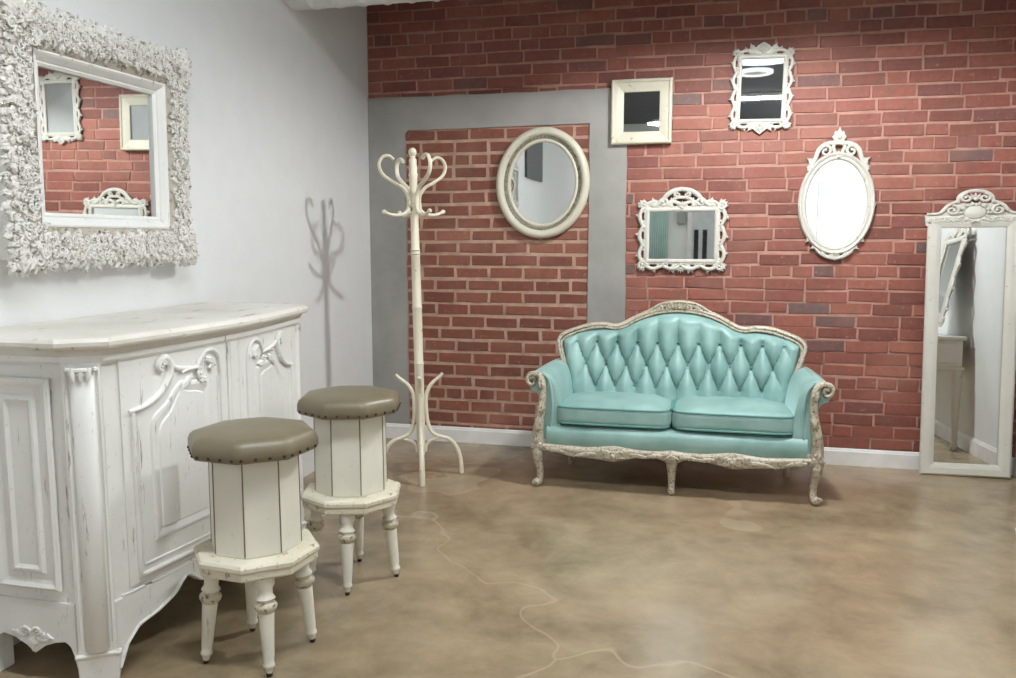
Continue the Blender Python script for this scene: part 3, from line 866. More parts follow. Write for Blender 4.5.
        def onf(m2, sub):  # ornament drawn in (u,w,d) space, mapped on the bow
            pass
        tmp = MB()
        wd = abs(yb-ya)*.84
        tmp.scroll((.72*wd, .83), .016, pi/2, 1.2, .0065, .014, 1, tail=[(.5*wd, .845), (.58*wd, .852), (.66*wd, .852)])
        tmp.scroll((.30*wd, .88), .014, 0, 1.1, .006, .015, 1)
        tmp.leaf((.7*wd, .815), -.5, .05, .012, .009, .012, .8, 3); tmp.leaf((.62*wd, .83), pi+.4, .07, .012, .009, .012, .5, 3)
        tmp.leaf((.36*wd, .84), -pi/2-.3, .075, .011, .009, .011, -.7, 3); tmp.leaf((.8*wd, .872), -.2, .055, .011, .009, .012, -.7, 3)
        tmp.scroll((.86*wd, .84), .012, pi, 1.1, .005, .013, -1)
        y_start = Y(.08); sg = 1 if yb > ya else -1
        car_.v = [F(y_start+sg*p[0], p[2], -p[1]) for p in tmp.v]; car_.f = tmp.f; car_.mi = tmp.mi; car_.sm = tmp.sm
        car_.build('carving', M['dresser'], d)
    # centre stile
    st = MB(); slab(st, -.04, .04, lambda y: .235, lambda y: .925, -.002, .009, 4)
    for q in (-.024, .024): st.tube([F(q, .25+.66*i/10, .009) for i in range(11)], .004, 6)
    st.build('centre_stile', M['dresser'], t)
    # canted corner posts with feet
    for s in (-1, 1):
        A = Vector((.375, s*YL, 0)); B = Vector((.455, s*.555, 0)); mid = (A+B)/2; tv = (B-A).normalized()
        nv = Vector((tv.y*-s*-1, -tv.x*-s*-1, 0)); nv = Vector((-tv.y, tv.x, 0)); 
        if nv.dot(Vector((1, s, 0))) < 0: nv = -nv
        def G(a, z, d): q = mid+tv*a+nv*d; return (q.x, q.y, z)
        p = MB(); hw = .049
        def bx(a0, a1, z0, z1, d0, d1):
            v = [G(a, z, d) for z in (z0, z1) for a, d in ((a0, d0), (a1, d0), (a1, d1), (a0, d1))]
            p.add(v, [(3, 2, 1, 0), (4, 5, 6, 7), (0, 1, 5, 4), (1, 2, 6, 5), (2, 3, 7, 6), (3, 0, 4, 7)], 0, False)
        bx(-hw, hw, .08, .925, -.02, .008)
        K = 10; v = []; f = []
        zs = [.096, .104, .5, .885, .895]; rs = [.02, .032, .032, .032, .018]
        for z, r in zip(zs, rs):
            for k in range(K+1):
                an = pi*k/K; v.append(G(r*cos(an), z, .006+r*.75*sin(an)))
        for i in range(4):
            for k in range(K): f.append((i*(K+1)+k, i*(K+1)+k+1, (i+1)*(K+1)+k+1, (i+1)*(K+1)+k))
        f.append(tuple(range(K+1))); f.append(tuple(4*(K+1)+k for k in range(K+1)))
        p.add(v, f, 0, True)
        for a in (-.041, .041): p.tube([G(a, .12+.79*i/8, .009) for i in range(9)], .004, 6)
        po = p.build('corner_post', M['dresser'], t)
        q = MB()
        for z, r in ((.9, .037), (.889, .03)):
            q.tube([G(r*cos(pi*k/10), z, .006+r*.8*sin(pi*k/10)) for k in range(11)], .006, 6)
        for a in (-.02, 0, .02): q.tube([G(a, .905, .03), G(a, .885, .036), G(a*.8, .868, .034)], [.007, .008, .003], 6)
        q.build('carved_cap', M['dresser'], po)
        fo = MB()
        v = []; 
        for z, e in ((0, -.004), (.05, -.002), (.078, .0), (.088, .006), (.094, .002)):
            for a, d in ((-hw-.006-e, -.06), (hw+.006+e, -.06), (hw+.006+e, .012+e), (-hw-.006-e, .012+e)): v.append(G(a, z, d))
        f = [(0, 1, 2, 3), (16, 17, 18, 19)]
        for i in range(4):
            for k in range(4): f.append((i*4+k, i*4+(k+1) % 4, (i+1)*4+(k+1) % 4, (i+1)*4+k))
        fo.add(v, f, 0, False); fo.build('foot', M['dresser'], t, bevel=.004)
        # back foot and side panel
        bf = MB(); y0 = s*YL; bf.box((.02, min(y0, y0-s*.06), 0), (.095, max(y0, y0-s*.06), .21)); bf.build('foot', M['dresser'], t, bevel=.005)
        sp = MB()
        X0, X1 = .10, .345
        def S(x, z, d): return (x, s*(YL+d), z)
        def loop(o): return [(X0+.03+o, .275+o), (X1-.012-o, .275+o), (X1-.012-o, .875-o), (X0+.03+o, .875-o)]
        v = []; f = []; R = [(0, .0), (0, .009), (.008, .014), (.018, .008), (.028, .004), (.045, .004), (.052, .012), (.06, .013), (.07, .006)]
        for o, d in R: v += [S(x, z, d) for x, z in loop(o)]
        for i in range(len(R)-1):
            for k in range(4): f.append((i*4+k, i*4+(k+1) % 4, (i+1)*4+(k+1) % 4, (i+1)*4+k))
        f.append(tuple((len(R)-1)*4+k for k in range(4))); sp.add(v, f, 0, False)
        sp.box((.02, s*YL-.002, .2), (.10, s*YL+.006, .925)) if False else None
        sp.tube([S(.085, .14+.78*i/8, .002) for i in range(9)], .005, 6)
        sp.build('side_panel', M['dresser'], t)
        sa = MB(); n = 30; v = []; f = []
        kk = [(0, .05), (.05, .115), (.12, .132), (.25, .124), (.4, .104), (.5, .082), (.6, .104), (.75, .12), (.88, .126), (.95, .108), (1, .05)]
        for i in range(n+1):
            u = i/n; x = .09+(.37-.09)*u; z = float(np.interp(u, [k[0] for k in kk], [k[1] for k in kk]))
            for zz, d in ((z, -.02), (z, .003), (.24, .003), (.24, -.02)): v.append(S(x, zz, d))
        for i in range(n):
            for k in range(4): f.append((i*4+k, i*4+(k+1) % 4, (i+1)*4+(k+1) % 4, (i+1)*4+k))
        f.append((0, 1, 2, 3)); f.append(tuple(n*4+k for k in (3, 2, 1, 0))); sa.add(v, f, 0, False)
        tm = MB(); tm.scroll((-.03, .142), .018, 0, 1.3, .005, .005, 1); tm.scroll((.012, .146), .015, pi, 1.3, .0045, .005, -1); tm.scroll((-.008, .122), .011, pi/2, 1.1, .004, .005, 1)
        tm.leaf((-.006, .128), -pi/2, .042, .014, .003, .008, 0, 2); tm.leaf((.018, .135), .15, .05, .010, .003, .007, -.4, 3); tm.leaf((.012, .125), -.1, .045, .009, .003, .007, .3, 3); tm.leaf((-.036, .132), pi-.1, .042, .010, .003, .007, -.4, 3)
        sa.add([S(.23+p[0], p[2], -p[1]) for p in tm.v], tm.f)
        sa.build('side_apron', M['dresser'], t)
    return t
sideboard()

# ------------------------------------------------------------------ octagonal stools
def stool(loc, rz, label):
    t = thing('stool', label, 'stool', loc, (0, 0, rz), 'octagonal stools by the sideboard')
    o8 = pi/8
    b = MB(); b.lathe([(.133, .345), (.133, .352), (.131, .64), (.127, .65)], 8, rot=o8, smooth=False)
    b.build('barrel', M['stool_paint'], t, bevel=.003)
    sm = MB()
    for k in range(8):
        a = o8+k*pi/4; sm.tube([(.1325*cos(a), .1325*sin(a), .35), (.1305*cos(a), .1305*sin(a), .64)], .0022, 6)
    sm.build('seam', M['seam'], t)
    pl = MB(); pl.lathe([(.16, .292), (.178, .294), (.181, .3), (.181, .318), (.186, .322), (.186, .334), (.179, .342), (.13, .345)], 8, rot=o8, smooth=False)
    pl.build('platform', M['stool_worn'], t, bevel=.002)
    se = MB()
    prof = [(.14, .633), (.181, .633), (.186, .638), (.19, .65), (.1895, .668), (.184, .682), (.172, .692), (.148, .698), (.1, .702), (.05, .704), (.01, .7045)]
    v = []; f = []; n = 64
    for r, z in prof:
        for k in range(n):
            a = 2*pi*k/n; q = ((a-o8) % (pi/4))-pi/8
            oc = cos(pi/8)/cos(q)              # octagon radius
            bl = min(1., max(0., (r-.08)/.09)); rr = r*(1+(oc-1)*bl)
            v.append((rr*cos(a), rr*sin(a), z))
    for i in range(len(prof)-1):
        for k in range(n): f.append((i*n+k, i*n+(k+1) % n, (i+1)*n+(k+1) % n, (i+1)*n+k))
    f.append(tuple(range(n-1, -1, -1))); f.append(tuple((len(prof)-1)*n+k for k in range(n)))
    se.add(v, f, 0, True); so = se.build('seat', M['leather'], t)
    nb = None
    for k in range(8):
        a0, a1 = o8+k*pi/4, o8+(k+1)*pi/4
        for j in range(4):
            q = (j+.35)/3.7
            x = .1885*(cos(a0)*(1-q)+cos(a1)*q); y = .1885*(sin(a0)*(1-q)+sin(a1)*q)
            if nb is None:
                m = MB(); m.ball((0, 0, 0), .0052, 8); nb = m.build('nail', M['nail'], so); nb.location = (x, y, .6445)
            else:
                c = nb.copy(); COL.objects.link(c); c.parent = so; c.location = (x, y, .6445)
    for k in range(4):
        a = -pi/4+k*pi/2
        top = Vector((.128*cos(a), .128*sin(a), .294)); bot = Vector((.158*cos(a), .158*sin(a), 0))
        ax = (top-bot); L = ax.length; q = Vector((0, 0, 1)).rotation_difference(ax.normalized()).to_matrix().to_4x4(); M4 = Matrix.Translation(bot) @ q
        m = MB(); m.lathe([(.009, .012), (.011, .02), (.0125, .026), (.017, .03), (.017, .036), (.0145, .042), (.0165, .06), (.0215, .17), (.0225, .186), (.02, .19), (.029, .197), (.0315, .205), (.029, .213), (.022, .217), (.0235, .223), (.028, .228), (.024, .234), (.0205, .24), (.021, .256), (.0275, .268), (.028, L-.002)], 16, M4=M4)
        lg = m.build('leg', M['stool_worn'] if False else M['stool_paint'], t)
        r = MB()
        r.lathe([(.0215, .186), (.0245, .19), (.0305, .198), (.0325, .205), (.0305, .212), (.0235, .217), (.0242, .222), (.0225, .226)], 16, M4=M4)
        r.build('turned_ring', M['ring_worn'], lg)
        g = MB(); g.lathe([(.006, .0), (.0085, .003), (.009, .013)], 12, M4=M4); g.build('foot_cap', M['nail'], lg)
    return t
stool((.765, -2.716, 0), radians(-6), 'nearest octagonal stool, olive padded seat on a cream panelled barrel, before the sideboard')
stool((.803, -2.117, 0), radians(-29), 'farther octagonal stool, olive seat, at the far end of the sideboard before the coat rack')

# ------------------------------------------------------------------ coat rack
def coat_rack():
    t = thing('coat_rack', 'tall cream bentwood coat rack standing in front of the grey plaster corner', 'coat rack', (.592, -.765, 0), (0, radians(-1.0), radians(20)))
    p = MB(); p.lathe([(.008, .105), (.017, .112), (.02, .13), (.021, .16), (.0235, .3), (.0245, .6), (.026, .604), (.026, .612), (.0235, .616), (.0245, .9), (.0265, .904), (.0265, .914), (.024, .918), (.0225, 1.18), (.025, 1.184), (.025, 1.192), (.022, 1.196), (.025, 1.204), (.025, 1.212), (.0215, 1.216), (.0205, 1.40), (.024, 1.42), (.023, 1.44), (.0205, 1.45), (.0205, 1.58), (.024, 1.6), (.0195, 1.61), (.022, 1.63), (.0195, 1.65), (.0195, 1.675), (.014, 1.682), (.012, 1.69)], 20)
    p.build('pole', M['rack'], t)
    for z in (.608, .909, 1.188, 1.208):
        rg = MB(); rg.lathe([(.0235, z-.003), (.0268, z), (.0235, z+.003)], 20); rg.build('ring', M['seam'], t)
    f = MB(); f.ball((0, 0, 1.712), (.021, .021, .025), 14); f.lathe([(.012, 1.682), (.016, 1.688), (.012, 1.694)], 14); f.build('finial', M['rack'], t)
    b = MB(); b.ball((0, 0, .1), (.012, .012, .02), 10); b.build('drop_knob', M['rack'], t)
    for k in range(4):
        a = k*pi/2; C, S = cos(a), sin(a)
        C2, S2 = cos(a+.47), sin(a+.47)
        R = lambda P: [(r*C2, r*S2, z) for r, z, *_ in P]
        side = (-S2, C2, 0)
        h = MB()
        # upper S-hook that sweeps out and curls over
        P = smooth_path([(.03, 1.4, 0), (.03, 1.45, 0), (.035, 1.492, 0), (.065, 1.532, 0), (.12, 1.562, 0), (.172, 1.598, 0), (.188, 1.645, 0), (.168, 1.682, 0), (.135, 1.69, 0), (.108, 1.672, 0)], 6)
        h.tube(R(P), lerp_list([.009, .0095, .009, .0085, .008, .008], len(P)), 8, flat=1.35, up=side)
        h.build('upper_hook', M['rack'], t)
        g = MB()
        P = smooth_path([(.03, 1.5, 0), (.031, 1.45, 0), (.038, 1.415, 0), (.07, 1.395, 0), (.12, 1.392, 0), (.155, 1.402, 0), (.168, 1.408, 0)], 6)
        g.tube(R(P), lerp_list([.008, .0095, .009, .008, .0085], len(P)), 8, flat=1.2, up=side); e = P[-1]
        g.ball((e[0]*C2, e[0]*S2, e[1]), .012, 8); g.build('lower_hook', M['rack'], t)
        R = lambda P: [(r*C, r*S, z) for r, z, *_ in P]; side = (-S, C, 0)
        l = MB()
        P = smooth_path([(.122, .555, 0), (.105, .535, 0), (.06, .495, 0), (.035, .445, 0), (.031, .38, 0), (.036, .3, 0), (.055, .24, 0), (.095, .212, 0), (.145, .196, 0), (.185, .15, 0), (.206, .08, 0), (.21, .002, 0)], 6)
        l.tube(R(P), lerp_list([.008, .01, .0105, .0105, .0105, .011, .012], len(P)), 8, flat=1.25, up=side)
        l.build('leg', M['rack'], t)
        r = MB()
        P = smooth_path([(.021, .13, 0), (.028, .165, 0), (.052, .19, 0), (.092, .204, 0)], 6)
        r.tube(R(P), .0085, 8, flat=1.2, up=side); r.build('brace', M['rack'], t)
    t.scale = (1, 1, .985)
    return t
coat_rack()

# ------------------------------------------------------------------ settee
def cushion(m, c, half, k=7., crown=.02, n=18, fn=None):
    hx, hy, hz = half
    grid = np.linspace(-1, 1, n)
    for ax in range(3):
        for sg in (-1, 1):
            v = []; f = []
            for a in grid:
                for b in grid:
                    p = [0, 0, 0]; p[ax] = sg; p[(ax+1) % 3] = a; p[(ax+2) % 3] = b
                    nr = (abs(p[0])**k+abs(p[1])**k+abs(p[2])**3.2)**(1/k) if False else (abs(p[0])**k+abs(p[1])**k+abs(p[2])**k)**(1/k)
                    q = [x/nr for x in p]
                    z = q[2]*hz*(1-.28*max(abs(q[0]), abs(q[1]))**6)+(crown*(1-q[0]**2)*(1-q[1]**2) if q[2] > 0 else 0)
                    P = (c[0]+q[0]*hx, c[1]+q[1]*hy, c[2]+z)
                    v.append(fn(P) if fn else P)
            for i in range(n-1):
                for j in range(n-1): f.append((i*n+j, i*n+j+1, (i+1)*n+j+1, (i+1)*n+j))
            m.add(v, f, 0, True)

def weld(o, d=.0005):
    import bmesh
    bm = bmesh.new(); bm.from_mesh(o.data); bmesh.ops.remove_doubles(bm, verts=bm.verts[:], dist=d); bmesh.ops.recalc_face_normals(bm, faces=bm.faces[:]); bm.to_mesh(o.data); bm.free()
    for p in o.data.polygons: p.use_smooth = True

TOPX = [0, .08, .16, .23, .285, .33, .40, .495, .568, .603, .624, .63]
TOPZ = [.868, .862, .842, .815, .785, .772, .774, .764, .742, .722, .69, .66]
def settee():
    t = thing('settee', 'teal velvet button-back settee with carved antiqued wood frame against the brick wall', 'settee', (1.897, -.80, 0))
    def ztop(x): return float(np.interp(abs(x), TOPX, TOPZ))
    def yback(x, z):  # front plane of the back before padding
        return .37+.26*(z-.42)-.05*(abs(x)/.66)**4
    # tufted back
    sx, rz = .107, .118; z1 = .585
    NX, NZ = 210, 110
    V = []; 
    def tuft(x, z):
        # buttons: rows z1 +/- rz; middle row on half steps
        a = x/sx+(z-z1)/(2*rz)+.5; b_ = x/sx-(z-z1)/(2*rz)+.5
        zt, zb = z1+rz, z1-rz
        if z > zt:
            e = abs(sin(pi*x/sx)); k = min(1, (z-zt)/.09); k = k*k*(3-2*k); return (.15+.85*e**.92)*(1-k)+k*(.62+.3*e**.6)
        if z < zb:
            e = abs(sin(pi*x/sx)); k = min(1, (zb-z)/.06); return (.15+.85*e**.92)*(1-k)+k*(.4+.6*e**.6)
        d = (abs(sin(pi*a))*abs(sin(pi*b_)))**.46
        # dimple at the lattice points
        ra = a-round(a); rb = b_-round(b_); q = sqrt(ra*ra+rb*rb)
        return d*.85+.15-.30*math.exp(-(q/.12)**2)
    for i in range(NX+1):
        s = -1+2*i/NX
        for j in range(NZ+1):
            tt = j/NZ
            zt = ztop(s*.612)-.008
            z = .40+(zt-.40)*tt
            hw = .555+.057*min(1, max(0, (z-.43)/.26))
            x = s*hw
            ed = min((1-abs(s))*hw/.05, (zt-z)/.05, 1.)
            ed = max(0, ed); pad = sqrt(max(0, 1-(1-ed)**2))
            edge_t = min(1, max(0, (1-abs(s))*hw-.02)/.10) 
            edge_t = min(edge_t, min(1, max(0, zt-z)/.05))
            h = .022*pad+.058*pad*(tuft(x, z)*edge_t+.85*(1-edge_t))
            V.append((x, yback(x, z)-h, z))
    m = MB(); W = NZ+1
    m.add(V, [(i*W+j, (i+1)*W+j, (i+1)*W+j+1, i*W+j+1) for i in range(NX) for j in range(NZ)], 0, True)
    bc = m.build('back_cushion', M['velvet'], t)
    nb = None
    for row, off in ((1, 0), (0, .5), (-1, 0)):
        for k in range(-5, 6):
            x = (k+off)*sx; z = z1+row*rz
            if abs(x) > (.5 if row == 0 else .44): continue
            y = yback(x, z)-.022-.008
            if nb is None:
                q = MB(); q.ball((0, 0, 0), (.009, .006, .009), 10); nb = q.build('button', M['button'], bc); nb.location = (x, y, z)
            else:
                c = nb.copy(); COL.objects.link(c); c.parent = bc; c.location = (x, y, z)
    # back panel behind, following the same outline
    bp = MB(); n = 60; F_ = []; B_ = []
    pts = []
    for i in range(n+1):
        x = -.618+1.236*i/n; pts.append((x, ztop(x)-.004))
    pts = [(-.55, .30), (-.57, .45), (-.608, .6)]+pts+[(.608, .6), (.57, .45), (.55, .30)]
    L = len(pts)
    v = [(x, yback(x, z)-.002, z) for x, z in pts]+[(x, yback(x, z)+.045, z) for x, z in pts]
    bp.add(v, [tuple(range(L)), tuple(range(2*L-1, L-1, -1))]+[(k, L+k, L+(k+1) % L, (k+1) % L) for k in range(L)], 0, False)
    bp.build('back_panel', M['velvet'], t)
    # wooden rail round the back
    rl = MB()
    R = [(-.57, .49), (-.592, .56), (-.617, .63), (-.634, .69)]
    top = [(-.628, .718), (-.606, .738), (-.57, .754), (-.52, .771), (-.465, .785), (-.40, .789), (-.35, .782), (-.32, .784), (-.285, .797), (-.24, .822), (-.19, .845), (-.12, .866), (-.06, .876), (0, .879)]
    half = R+top; path = half+[(-x, z) for x, z in reversed(half[:-1])]
    P = smooth_path([(x, yback(x, z)-.014, z) for x, z in path], 5)
    rl.tube(P, .0125, 10, flat=1.9, up=(0, 1, 0)); rl.tube([(p[0]*.975, p[1]-.022, p[2]-.013) for p in P], .006, 6)
    rl.build('back_rail', M['silver_gilt'], t)
    cr = MB()
    cr.plate([(-.19, .845), (-.12, .862), (-.06, .872), (0, .875), (.06, .872), (.12, .862), (.19, .845), (.16, .864), (.125, .886), (.09, .902), (.05, .912), (0, .916), (-.05, .912), (-.09, .902), (-.125, .886), (-.16, .864)], .0, .016)
    for s in (-1, 1):
        P = smooth_path([(s*.2, .842, 0), (s*.15, .87, 0), (s*.115, .893, 0), (s*.07, .91, 0), (0, .918, 0)], 6); cr.curve2([p[:2] for p in P], .008, .014)
        cr.scroll((s*.05, .895), .016, pi/2, 1.1, .006, .018, s); cr.scroll((s*.1, .882), .013, pi/2, 1.1, .0055, .017, s)
        cr.leaf((s*.03, .885), pi/2-s*.6, .03, .011, .014, .008, -s*.4, 1); cr.leaf((s*.14, .866), pi/2-s*1.9, .07, .011, .006, .01, s*.2, 3)
    shell_fan(cr, (0, .884), pi/2, .032, .014, 5)
    cro = MB(); cro.v = [(p[0], yback(p[0], .88)+p[1]-.02, p[2]) for p in cr.v]; cro.f = cr.f; cro.mi = cr.mi; cro.sm = cr.sm
    cro.plate([(0, 0)]*0 or [(-.15, .86), (-.11, .886), (-.06, .905), (0, .914), (.06, .905), (.11, .886), (.15, .86)], 0, .012) if False else None
    cro.build('crest_carving', M['silver_gilt'], t)
    ho = MB()
    for x, z in ((-.074, .886), (-.027, .878), (.027, .878), (.074, .886)): ho.ball((x, yback(x, z)-.036, z), (.009, .006, .008), 8)
    ho.build('hole_shade', M['seam'], t)  # solid dark balls; the shade inside the crest holes is painted
    # arms
    for s in (-1, 1):
        prof = [(.556, .24), (.558, .36), (.566, .44), (.58, .505), (.602, .553), (.635, .580), (.668, .586), (.7, .577), (.722, .556), (.728, .532), (.716, .511), (.694, .502), (.676, .482), (.667, .44), (.668, .36), (.676, .24)]
        pr = smooth_path([(x, z, 0) for x, z in prof], 3); L = len(pr)
        secs = [(.014, .93), (.018, .985), (.03, 1.), (.12, 1.), (.25, 1.), (.36, .995), (.46, .98)]
        v = []; f = []
        cx = .625
        for y, k in secs:
            inw = .055*(max(0, y-.05)/.41)**1.3
            for x, z, _ in pr:
                zz = .24+(z-.24)*(k if z > .3 else 1); xx = cx+(x-cx)*k
                v.append((s*(xx-inw*.8), y, zz+.02*(y/.46)))
        for i in range(len(secs)-1):
            for k in range(L): f.append((i*L+k, i*L+(k+1) % L, (i+1)*L+(k+1) % L, (i+1)*L+k))
        f.append(tuple(range(L))); f.append(tuple((len(secs)-1)*L+k for k in range(L)))
        a = MB(); a.add(v, f, 0, True); ao = a.build('arm', M['velvet'], t)
        pp = MB(); q = smooth_path([(s*.61, .012, .30), (s*.60, .008, .40), (s*.604, .006, .48), (s*.618, .006, .545), (s*.65, .006, .582)], 6); pp.tube(q, .008, 8); pp.build('piping', M['velvet'], ao)
        # carved arm front, scroll to knee
        w = MB()
        sp = []
        for i in range(20):
            u = i/19; an = -1.9*pi+2.4*pi*u; rr = .007+.026*u
            sp.append((.708+rr*cos(an), .543+rr*sin(an)))
        cl = sp+[(.68, .576), (.662, .566), (.651, .54), (.647, .505), (.646, .46), (.65, .41), (.66, .36), (.669, .31), (.672, .26), (.669, .205)]
        rad = [.008]*8+lerp_list([.008, .013], 12)+[.016, .018, .018, .018, .018, .02, .023, .026, .029, .03]
        P3 = [(s*(x-.008*max(0, (x-.66)/.06)), .002, z) for x, z in cl]
        w.tube(P3, rad, 10, flat=1.1, up=(0, 1, 0))
        tm = MB()
        for (x, z, an, Ln, cu) in ((.648, .5, pi/2, .07, -.4), (.648, .43, -pi/2, .08, .3), (.662, .36, -pi/2+.2, .08, 0), (.67, .28, pi/2+.1, .08, .2), (.672, .26, -pi/2, .07, -.2), (.665, .23, -pi/2-.5, .05, .4), (.68, .23, -pi/2+.5, .05, -.4)):
            tm.leaf((s*x, z), an if s > 0 else pi-an, Ln, .017, .014, .02, cu*s, 3)
        w.add([(p[0], p[1]-.004, p[2]) for p in tm.v], tm.f)
        w.build('arm_front', M['silver_gilt'], t)
        lg = MB()
        P3 = smooth_path([(s*.668, .005, .235), (s*.672, -.002, .19), (s*.668, .0, .14), (s*.660, .006, .09), (s*.658, .004, .05), (s*.664, -.004, .024), (s*.672, -.012, .02)], 5)
        lg.tube(P3, lerp_list([.032, .031, .024, .018, .017, .019, .02], len(P3)), 12); lg.ball((s*.672, -.012, .021), (.022, .024, .021), 12)
        tm = MB(); tm.leaf((s*.67, .2), -pi/2, .09, .018, .024, .012, 0, 3); tm.scroll((s*.68, .028), .014, 0, 1.1, .006, .034, s); lg.add(tm.v, tm.f)
        lg.build('leg', M['silver_gilt'], t)
        bl = MB(); P3 = smooth_path([(s*.56, .40, .25), (s*.565, .42, .14), (s*.575, .46, .0)], 6); bl.tube(P3, lerp_list([.025, .02, .017], len(P3)), 10); bl.build('leg', M['silver_gilt'], t)
    cl = MB(); P3 = smooth_path([(0, .008, .215), (0, -.006, .17), (0, .004, .11), (0, .008, .06), (0, .0, .02), (0, -.004, .012)], 5)
    cl.tube(P3, lerp_list([.036, .03, .02, .0165, .017, .014], len(P3)), 12); cl.ball((0, -.003, .014), (.019, .02, .014), 10)
    tm = MB(); tm.leaf((0, .2), -pi/2, .1, .02, .022, .012, 0, 3); cl.add(tm.v, tm.f); cl.build('leg', M['silver_gilt'], t)
    # seat rail upholstery and carved apron
    sr = MB(); n = 40; v = []; f = []
    pr = [(.43, .2), (.02, .2), (.0, .22), (-.008, .25), (-.006, .285), (.004, .305), (.03, .315), (.43, .315)]
    for i in range(n+1):
        x = -.625+1.25*i/n; dy = -.012*cos(pi*x/1.3)
        for y, z in pr: v.append((x, y+(dy if y < .1 else 0), z))
    L = len(pr)
    for i in range(n):
        for k in range(L): f.append((i*L+k, i*L+(k+1) % L, (i+1)*L+(k+1) % L, (i+1)*L+k))
    f.append(tuple(range(L))); f.append(tuple(n*L+k for k in range(L)))
    sr.add(v, f, 0, True); o = sr.build('seat_rail', M['velvet'], t); e = o.modifiers.new('split', 'EDGE_SPLIT'); e.split_angle = radians(45)
    ap = MB(); n = 96; v = []; f = []
    kx = [0, .05, .1, .15, .2, .25, .28, .31, .36, .42, .5, .56, .61, .645]
    kz = [.15, .176, .188, .183, .17, .158, .152, .152, .158, .162, .164, .176, .19, .185]
    tx = [0, .06, .16, .22, .28, .34, .42, .645]; tz = [.226, .217, .217, .224, .232, .224, .214, .222]
    for i in range(n+1):
        x = -.645+1.29*i/n; zl = float(np.interp(abs(x), kx, kz)); zt = float(np.interp(abs(x), tx, tz)); dy = -.014-.012*cos(pi*x/1.3)
        for y, u in ((.03, 0), (.004, 0), (-.006, .12), (-.004, .35), (-.010, .6), (-.010, .8), (-.002, 1), (.03, 1)): v.append((x, y+dy, zl+(zt-zl)*u))
    for i in range(n):
        for k in range(8): f.append((i*8+k, i*8+(k+1) % 8, (i+1)*8+(k+1) % 8, (i+1)*8+k))
    f.append(tuple(range(8))); f.append(tuple(n*8+k for k in range(8))); ap.add(v, f, 0, True)
    ao = ap.build('apron', M['silver_gilt'], t)
    tm = MB()
    for s in (-1, 1):
        c = (s*.285, .188)
        for a in (-.2, .5, pi-.5, pi+.2, pi/2, -pi/2): tm.leaf(c, a, .06 if abs(a) != pi/2 else .035, .015, .03, .014, 0, 3)
        tm.scroll((s*.285+.035, .2), .013, 0, 1.2, .0055, .038, 1); tm.scroll((s*.285-.035, .2), .013, pi, 1.2, .0055, .038, -1); tm.ball((c[0], -.046, c[1]), (.012, .008, .012))
        tm.leaf((s*.37, .19), 0 if s > 0 else pi, .12, .011, .026, .01, -.3*s, 4); tm.leaf((s*.2, .195), pi if s > 0 else 0, .1, .011, .028, .01, .2*s, 4)
        tm.leaf((s*.04, .2), 0 if s > 0 else pi, .1, .012, .03, .012, -.2*s, 4); tm.leaf((s*.62, .2), pi if s > 0 else 0, .1, .012, .022, .01, .2*s, 3)
    shell_fan(tm, (0, .205), -pi/2, .045, .034, 5)
    tm.v = [(p[0], p[1]-.011, p[2]) for p in tm.v]
    tm.build('apron_carving', M['silver_gilt'], ao)
    # seat cushions
    for s in (-1, 1):
        c = (s*.293-.008, .195, .372); half = (.292, .205, .058)
        cm = MB(); cushion(cm, c, half, 8, .022)
        co = cm.build('seat_cushion', M['velvet'], t); weld(co)
        pm = MB()
        for dz in (-.040, .040):
            P = []
            for i in range(64):
                a = 2*pi*i/64; q = (abs(cos(a))**8+abs(sin(a))**8)**(-1/8)
                P.append((c[0]+cos(a)*q*half[0]*.985, c[1]+sin(a)*q*half[1]*.985, c[2]+dz))
            pm.tube(P, .0055, 6, closed=True)
        pm.build('piping', M['piping'], co)
    return t
settee()

# ------------------------------------------------------------------ things only the mirrors see
def console():
    t = thing('console_table', 'white console table with turned legs, reflected in the tall standing mirror', 'table', (3.47, -1.52, 0))
    b = MB(); b.box((-.155, -.53, .70), (.145, .53, .725)); b.build('tabletop', M['console'], t, bevel=.006)
    c = MB(); c.box((-.13, -.5, .53), (.13, .5, .70)); c.build('box', M['console'], t, bevel=.003)
    f = MB(); f.box((-.14, -.51, .512), (.14, .51, .53)); f.build('bottom_moulding', M['console'], t, bevel=.004)
    for s in (-1, 1):
        d = MB(); d.box((-.137, s*.24-.21, .555), (-.13, s*.24+.21, .68)); do = d.build('drawer', M['console'], t, bevel=.003)
        k = MB(); k.ball((-.147, s*.24, .617), .012, 10); k.build('knob', M['nail'], do)
        e = MB(); e.box((-.1, min(s*.5, s*.507), .555), (.1, max(s*.5, s*.507), .68)); e.build('end_panel', M['console'], t, bevel=.003)
    for sx in (-1, 1):
        for sy in (-1, 1):
            m = MB(); m.lathe([(.016, 0), (.022, .01), (.024, .03), (.016, .045), (.014, .06), (.022, .075), (.018, .09), (.022, .2), (.029, .4), (.026, .43), (.034, .44), (.034, .46), (.024, .47), (.03, .49), (.03, .512)], 16, c=(sx*.105, sy*.475, 0)); m.build('leg', M['console'], t)
    return t
console()
t = orn_tall((3.565, -1.32, 1.098), (radians(-13), 0, radians(-90)), 'carved white mirror propped on the console table, seen in the tall standing mirror')
t.scale = (1.7, 1., 1.5)
orn_tall((.002, -3.86, 1.80), (0, 0, radians(90)), 'carved white mirror on the white wall, seen at the edge of the plain oval mirror')
b = MB(); b.box((.001, -5.25, 1.93), (.03, -4.38, 2.75)); o = b.build('wall_panel', M['dark_panel'], bevel=.004)
o['label'] = 'dark rectangular panel high on the white wall, seen in the plain oval mirror'; o['category'] = 'panel'
b = MB(); b.box((1.45, RY+.001, 1.5), (1.585, RY+.09, 1.75)); o = b.build('wall_box', M['grey_box'], bevel=.006)
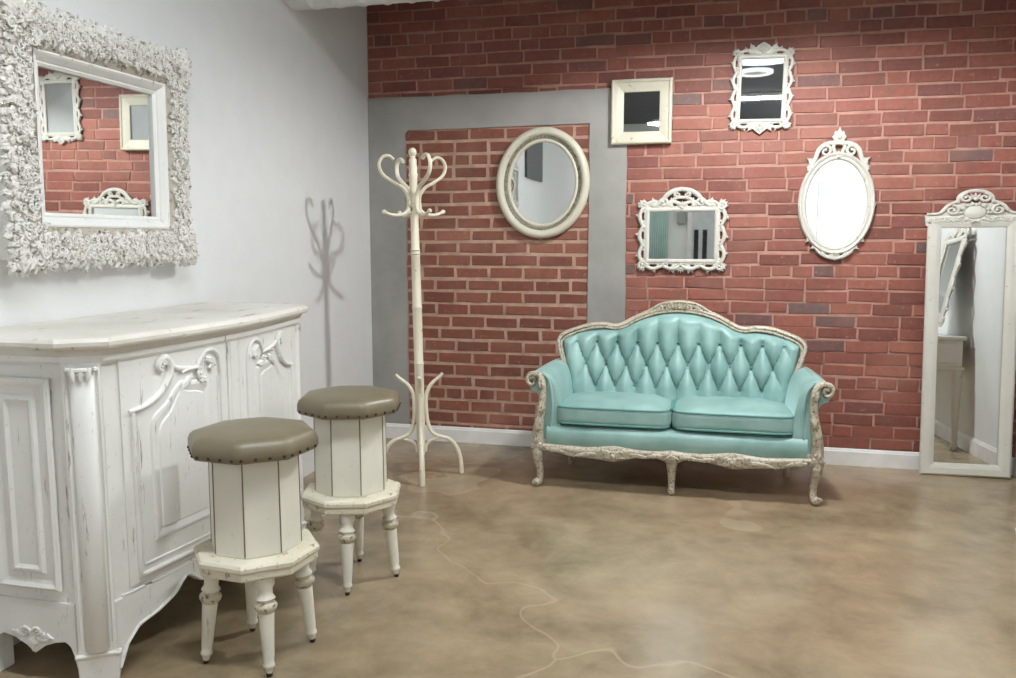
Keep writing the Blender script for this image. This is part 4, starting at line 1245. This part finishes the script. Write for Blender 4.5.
o['label'] = 'small grey box beside the far door, seen in the wide ornate mirror'; o['category'] = 'box'
def curtain():
    b = MB(); n = 60; v = []; f = []
    for i in range(n+1):
        x = .98+.32*i/n; y = RY+.05+.022*sin(i*.95)
        v += [(x, y, .02), (x, y, 2.35)]
    for i in range(n): f.append((2*i, 2*i+2, 2*i+3, 2*i+1))
    b.add(v, f, 0, True)
    o = b.build('curtain', M['teal_cloth']); o['label'] = 'pale teal curtain on the rear wall, the tinted stripe in the wide ornate mirror'; o['category'] = 'curtain'
    s = o.modifiers.new('thick', 'SOLIDIFY'); s.thickness = .004
    r = MB(); r.tube([(.92, RY+.05, 2.36), (1.36, RY+.05, 2.36)], .012, 10)
    r.ball((.92, RY+.05, 2.36), .02); r.ball((1.36, RY+.05, 2.36), .02); r.box((.95, RY+.001, 2.35), (.965, RY+.05, 2.37)); r.box((1.315, RY+.001, 2.35), (1.33, RY+.05, 2.37))
    r.build('curtain_rod', M['fixture'], o)
curtain()

# ------------------------------------------------------------------ world, camera, look
w = bpy.data.worlds.new('room_air'); SC.world = w; w.use_nodes = True
w.node_tree.nodes['Background'].inputs[0].default_value = (.8, .86, .95, 1); w.node_tree.nodes['Background'].inputs[1].default_value = .6
cd = bpy.data.cameras.new('camera'); co = bpy.data.objects.new('camera', cd); COL.objects.link(co); SC.camera = co
cd.sensor_fit = 'HORIZONTAL'; cd.sensor_width = 36; cd.lens = 841.8/1016*36; cd.clip_start = .05; cd.clip_end = 60
co.location = (2.0737, -4.8985, 1.25)
yaw, pit = radians(13.7514), radians(6.7941)
co.rotation_euler = Euler((pi/2-pit, 0, yaw), 'XYZ')
SC.view_settings.view_transform = 'Standard'; SC.view_settings.look = 'None'; SC.view_settings.gamma = 1; SC.view_settings.use_curve_mapping = False
SC.view_settings.exposure = 0.0
SC.cycles.max_bounces = 10; SC.cycles.diffuse_bounces = 6; SC.cycles.glossy_bounces = 5
SC.cycles.caustics_reflective = False; SC.cycles.caustics_refractive = False
SC.cycles.sample_clamp_indirect = 6
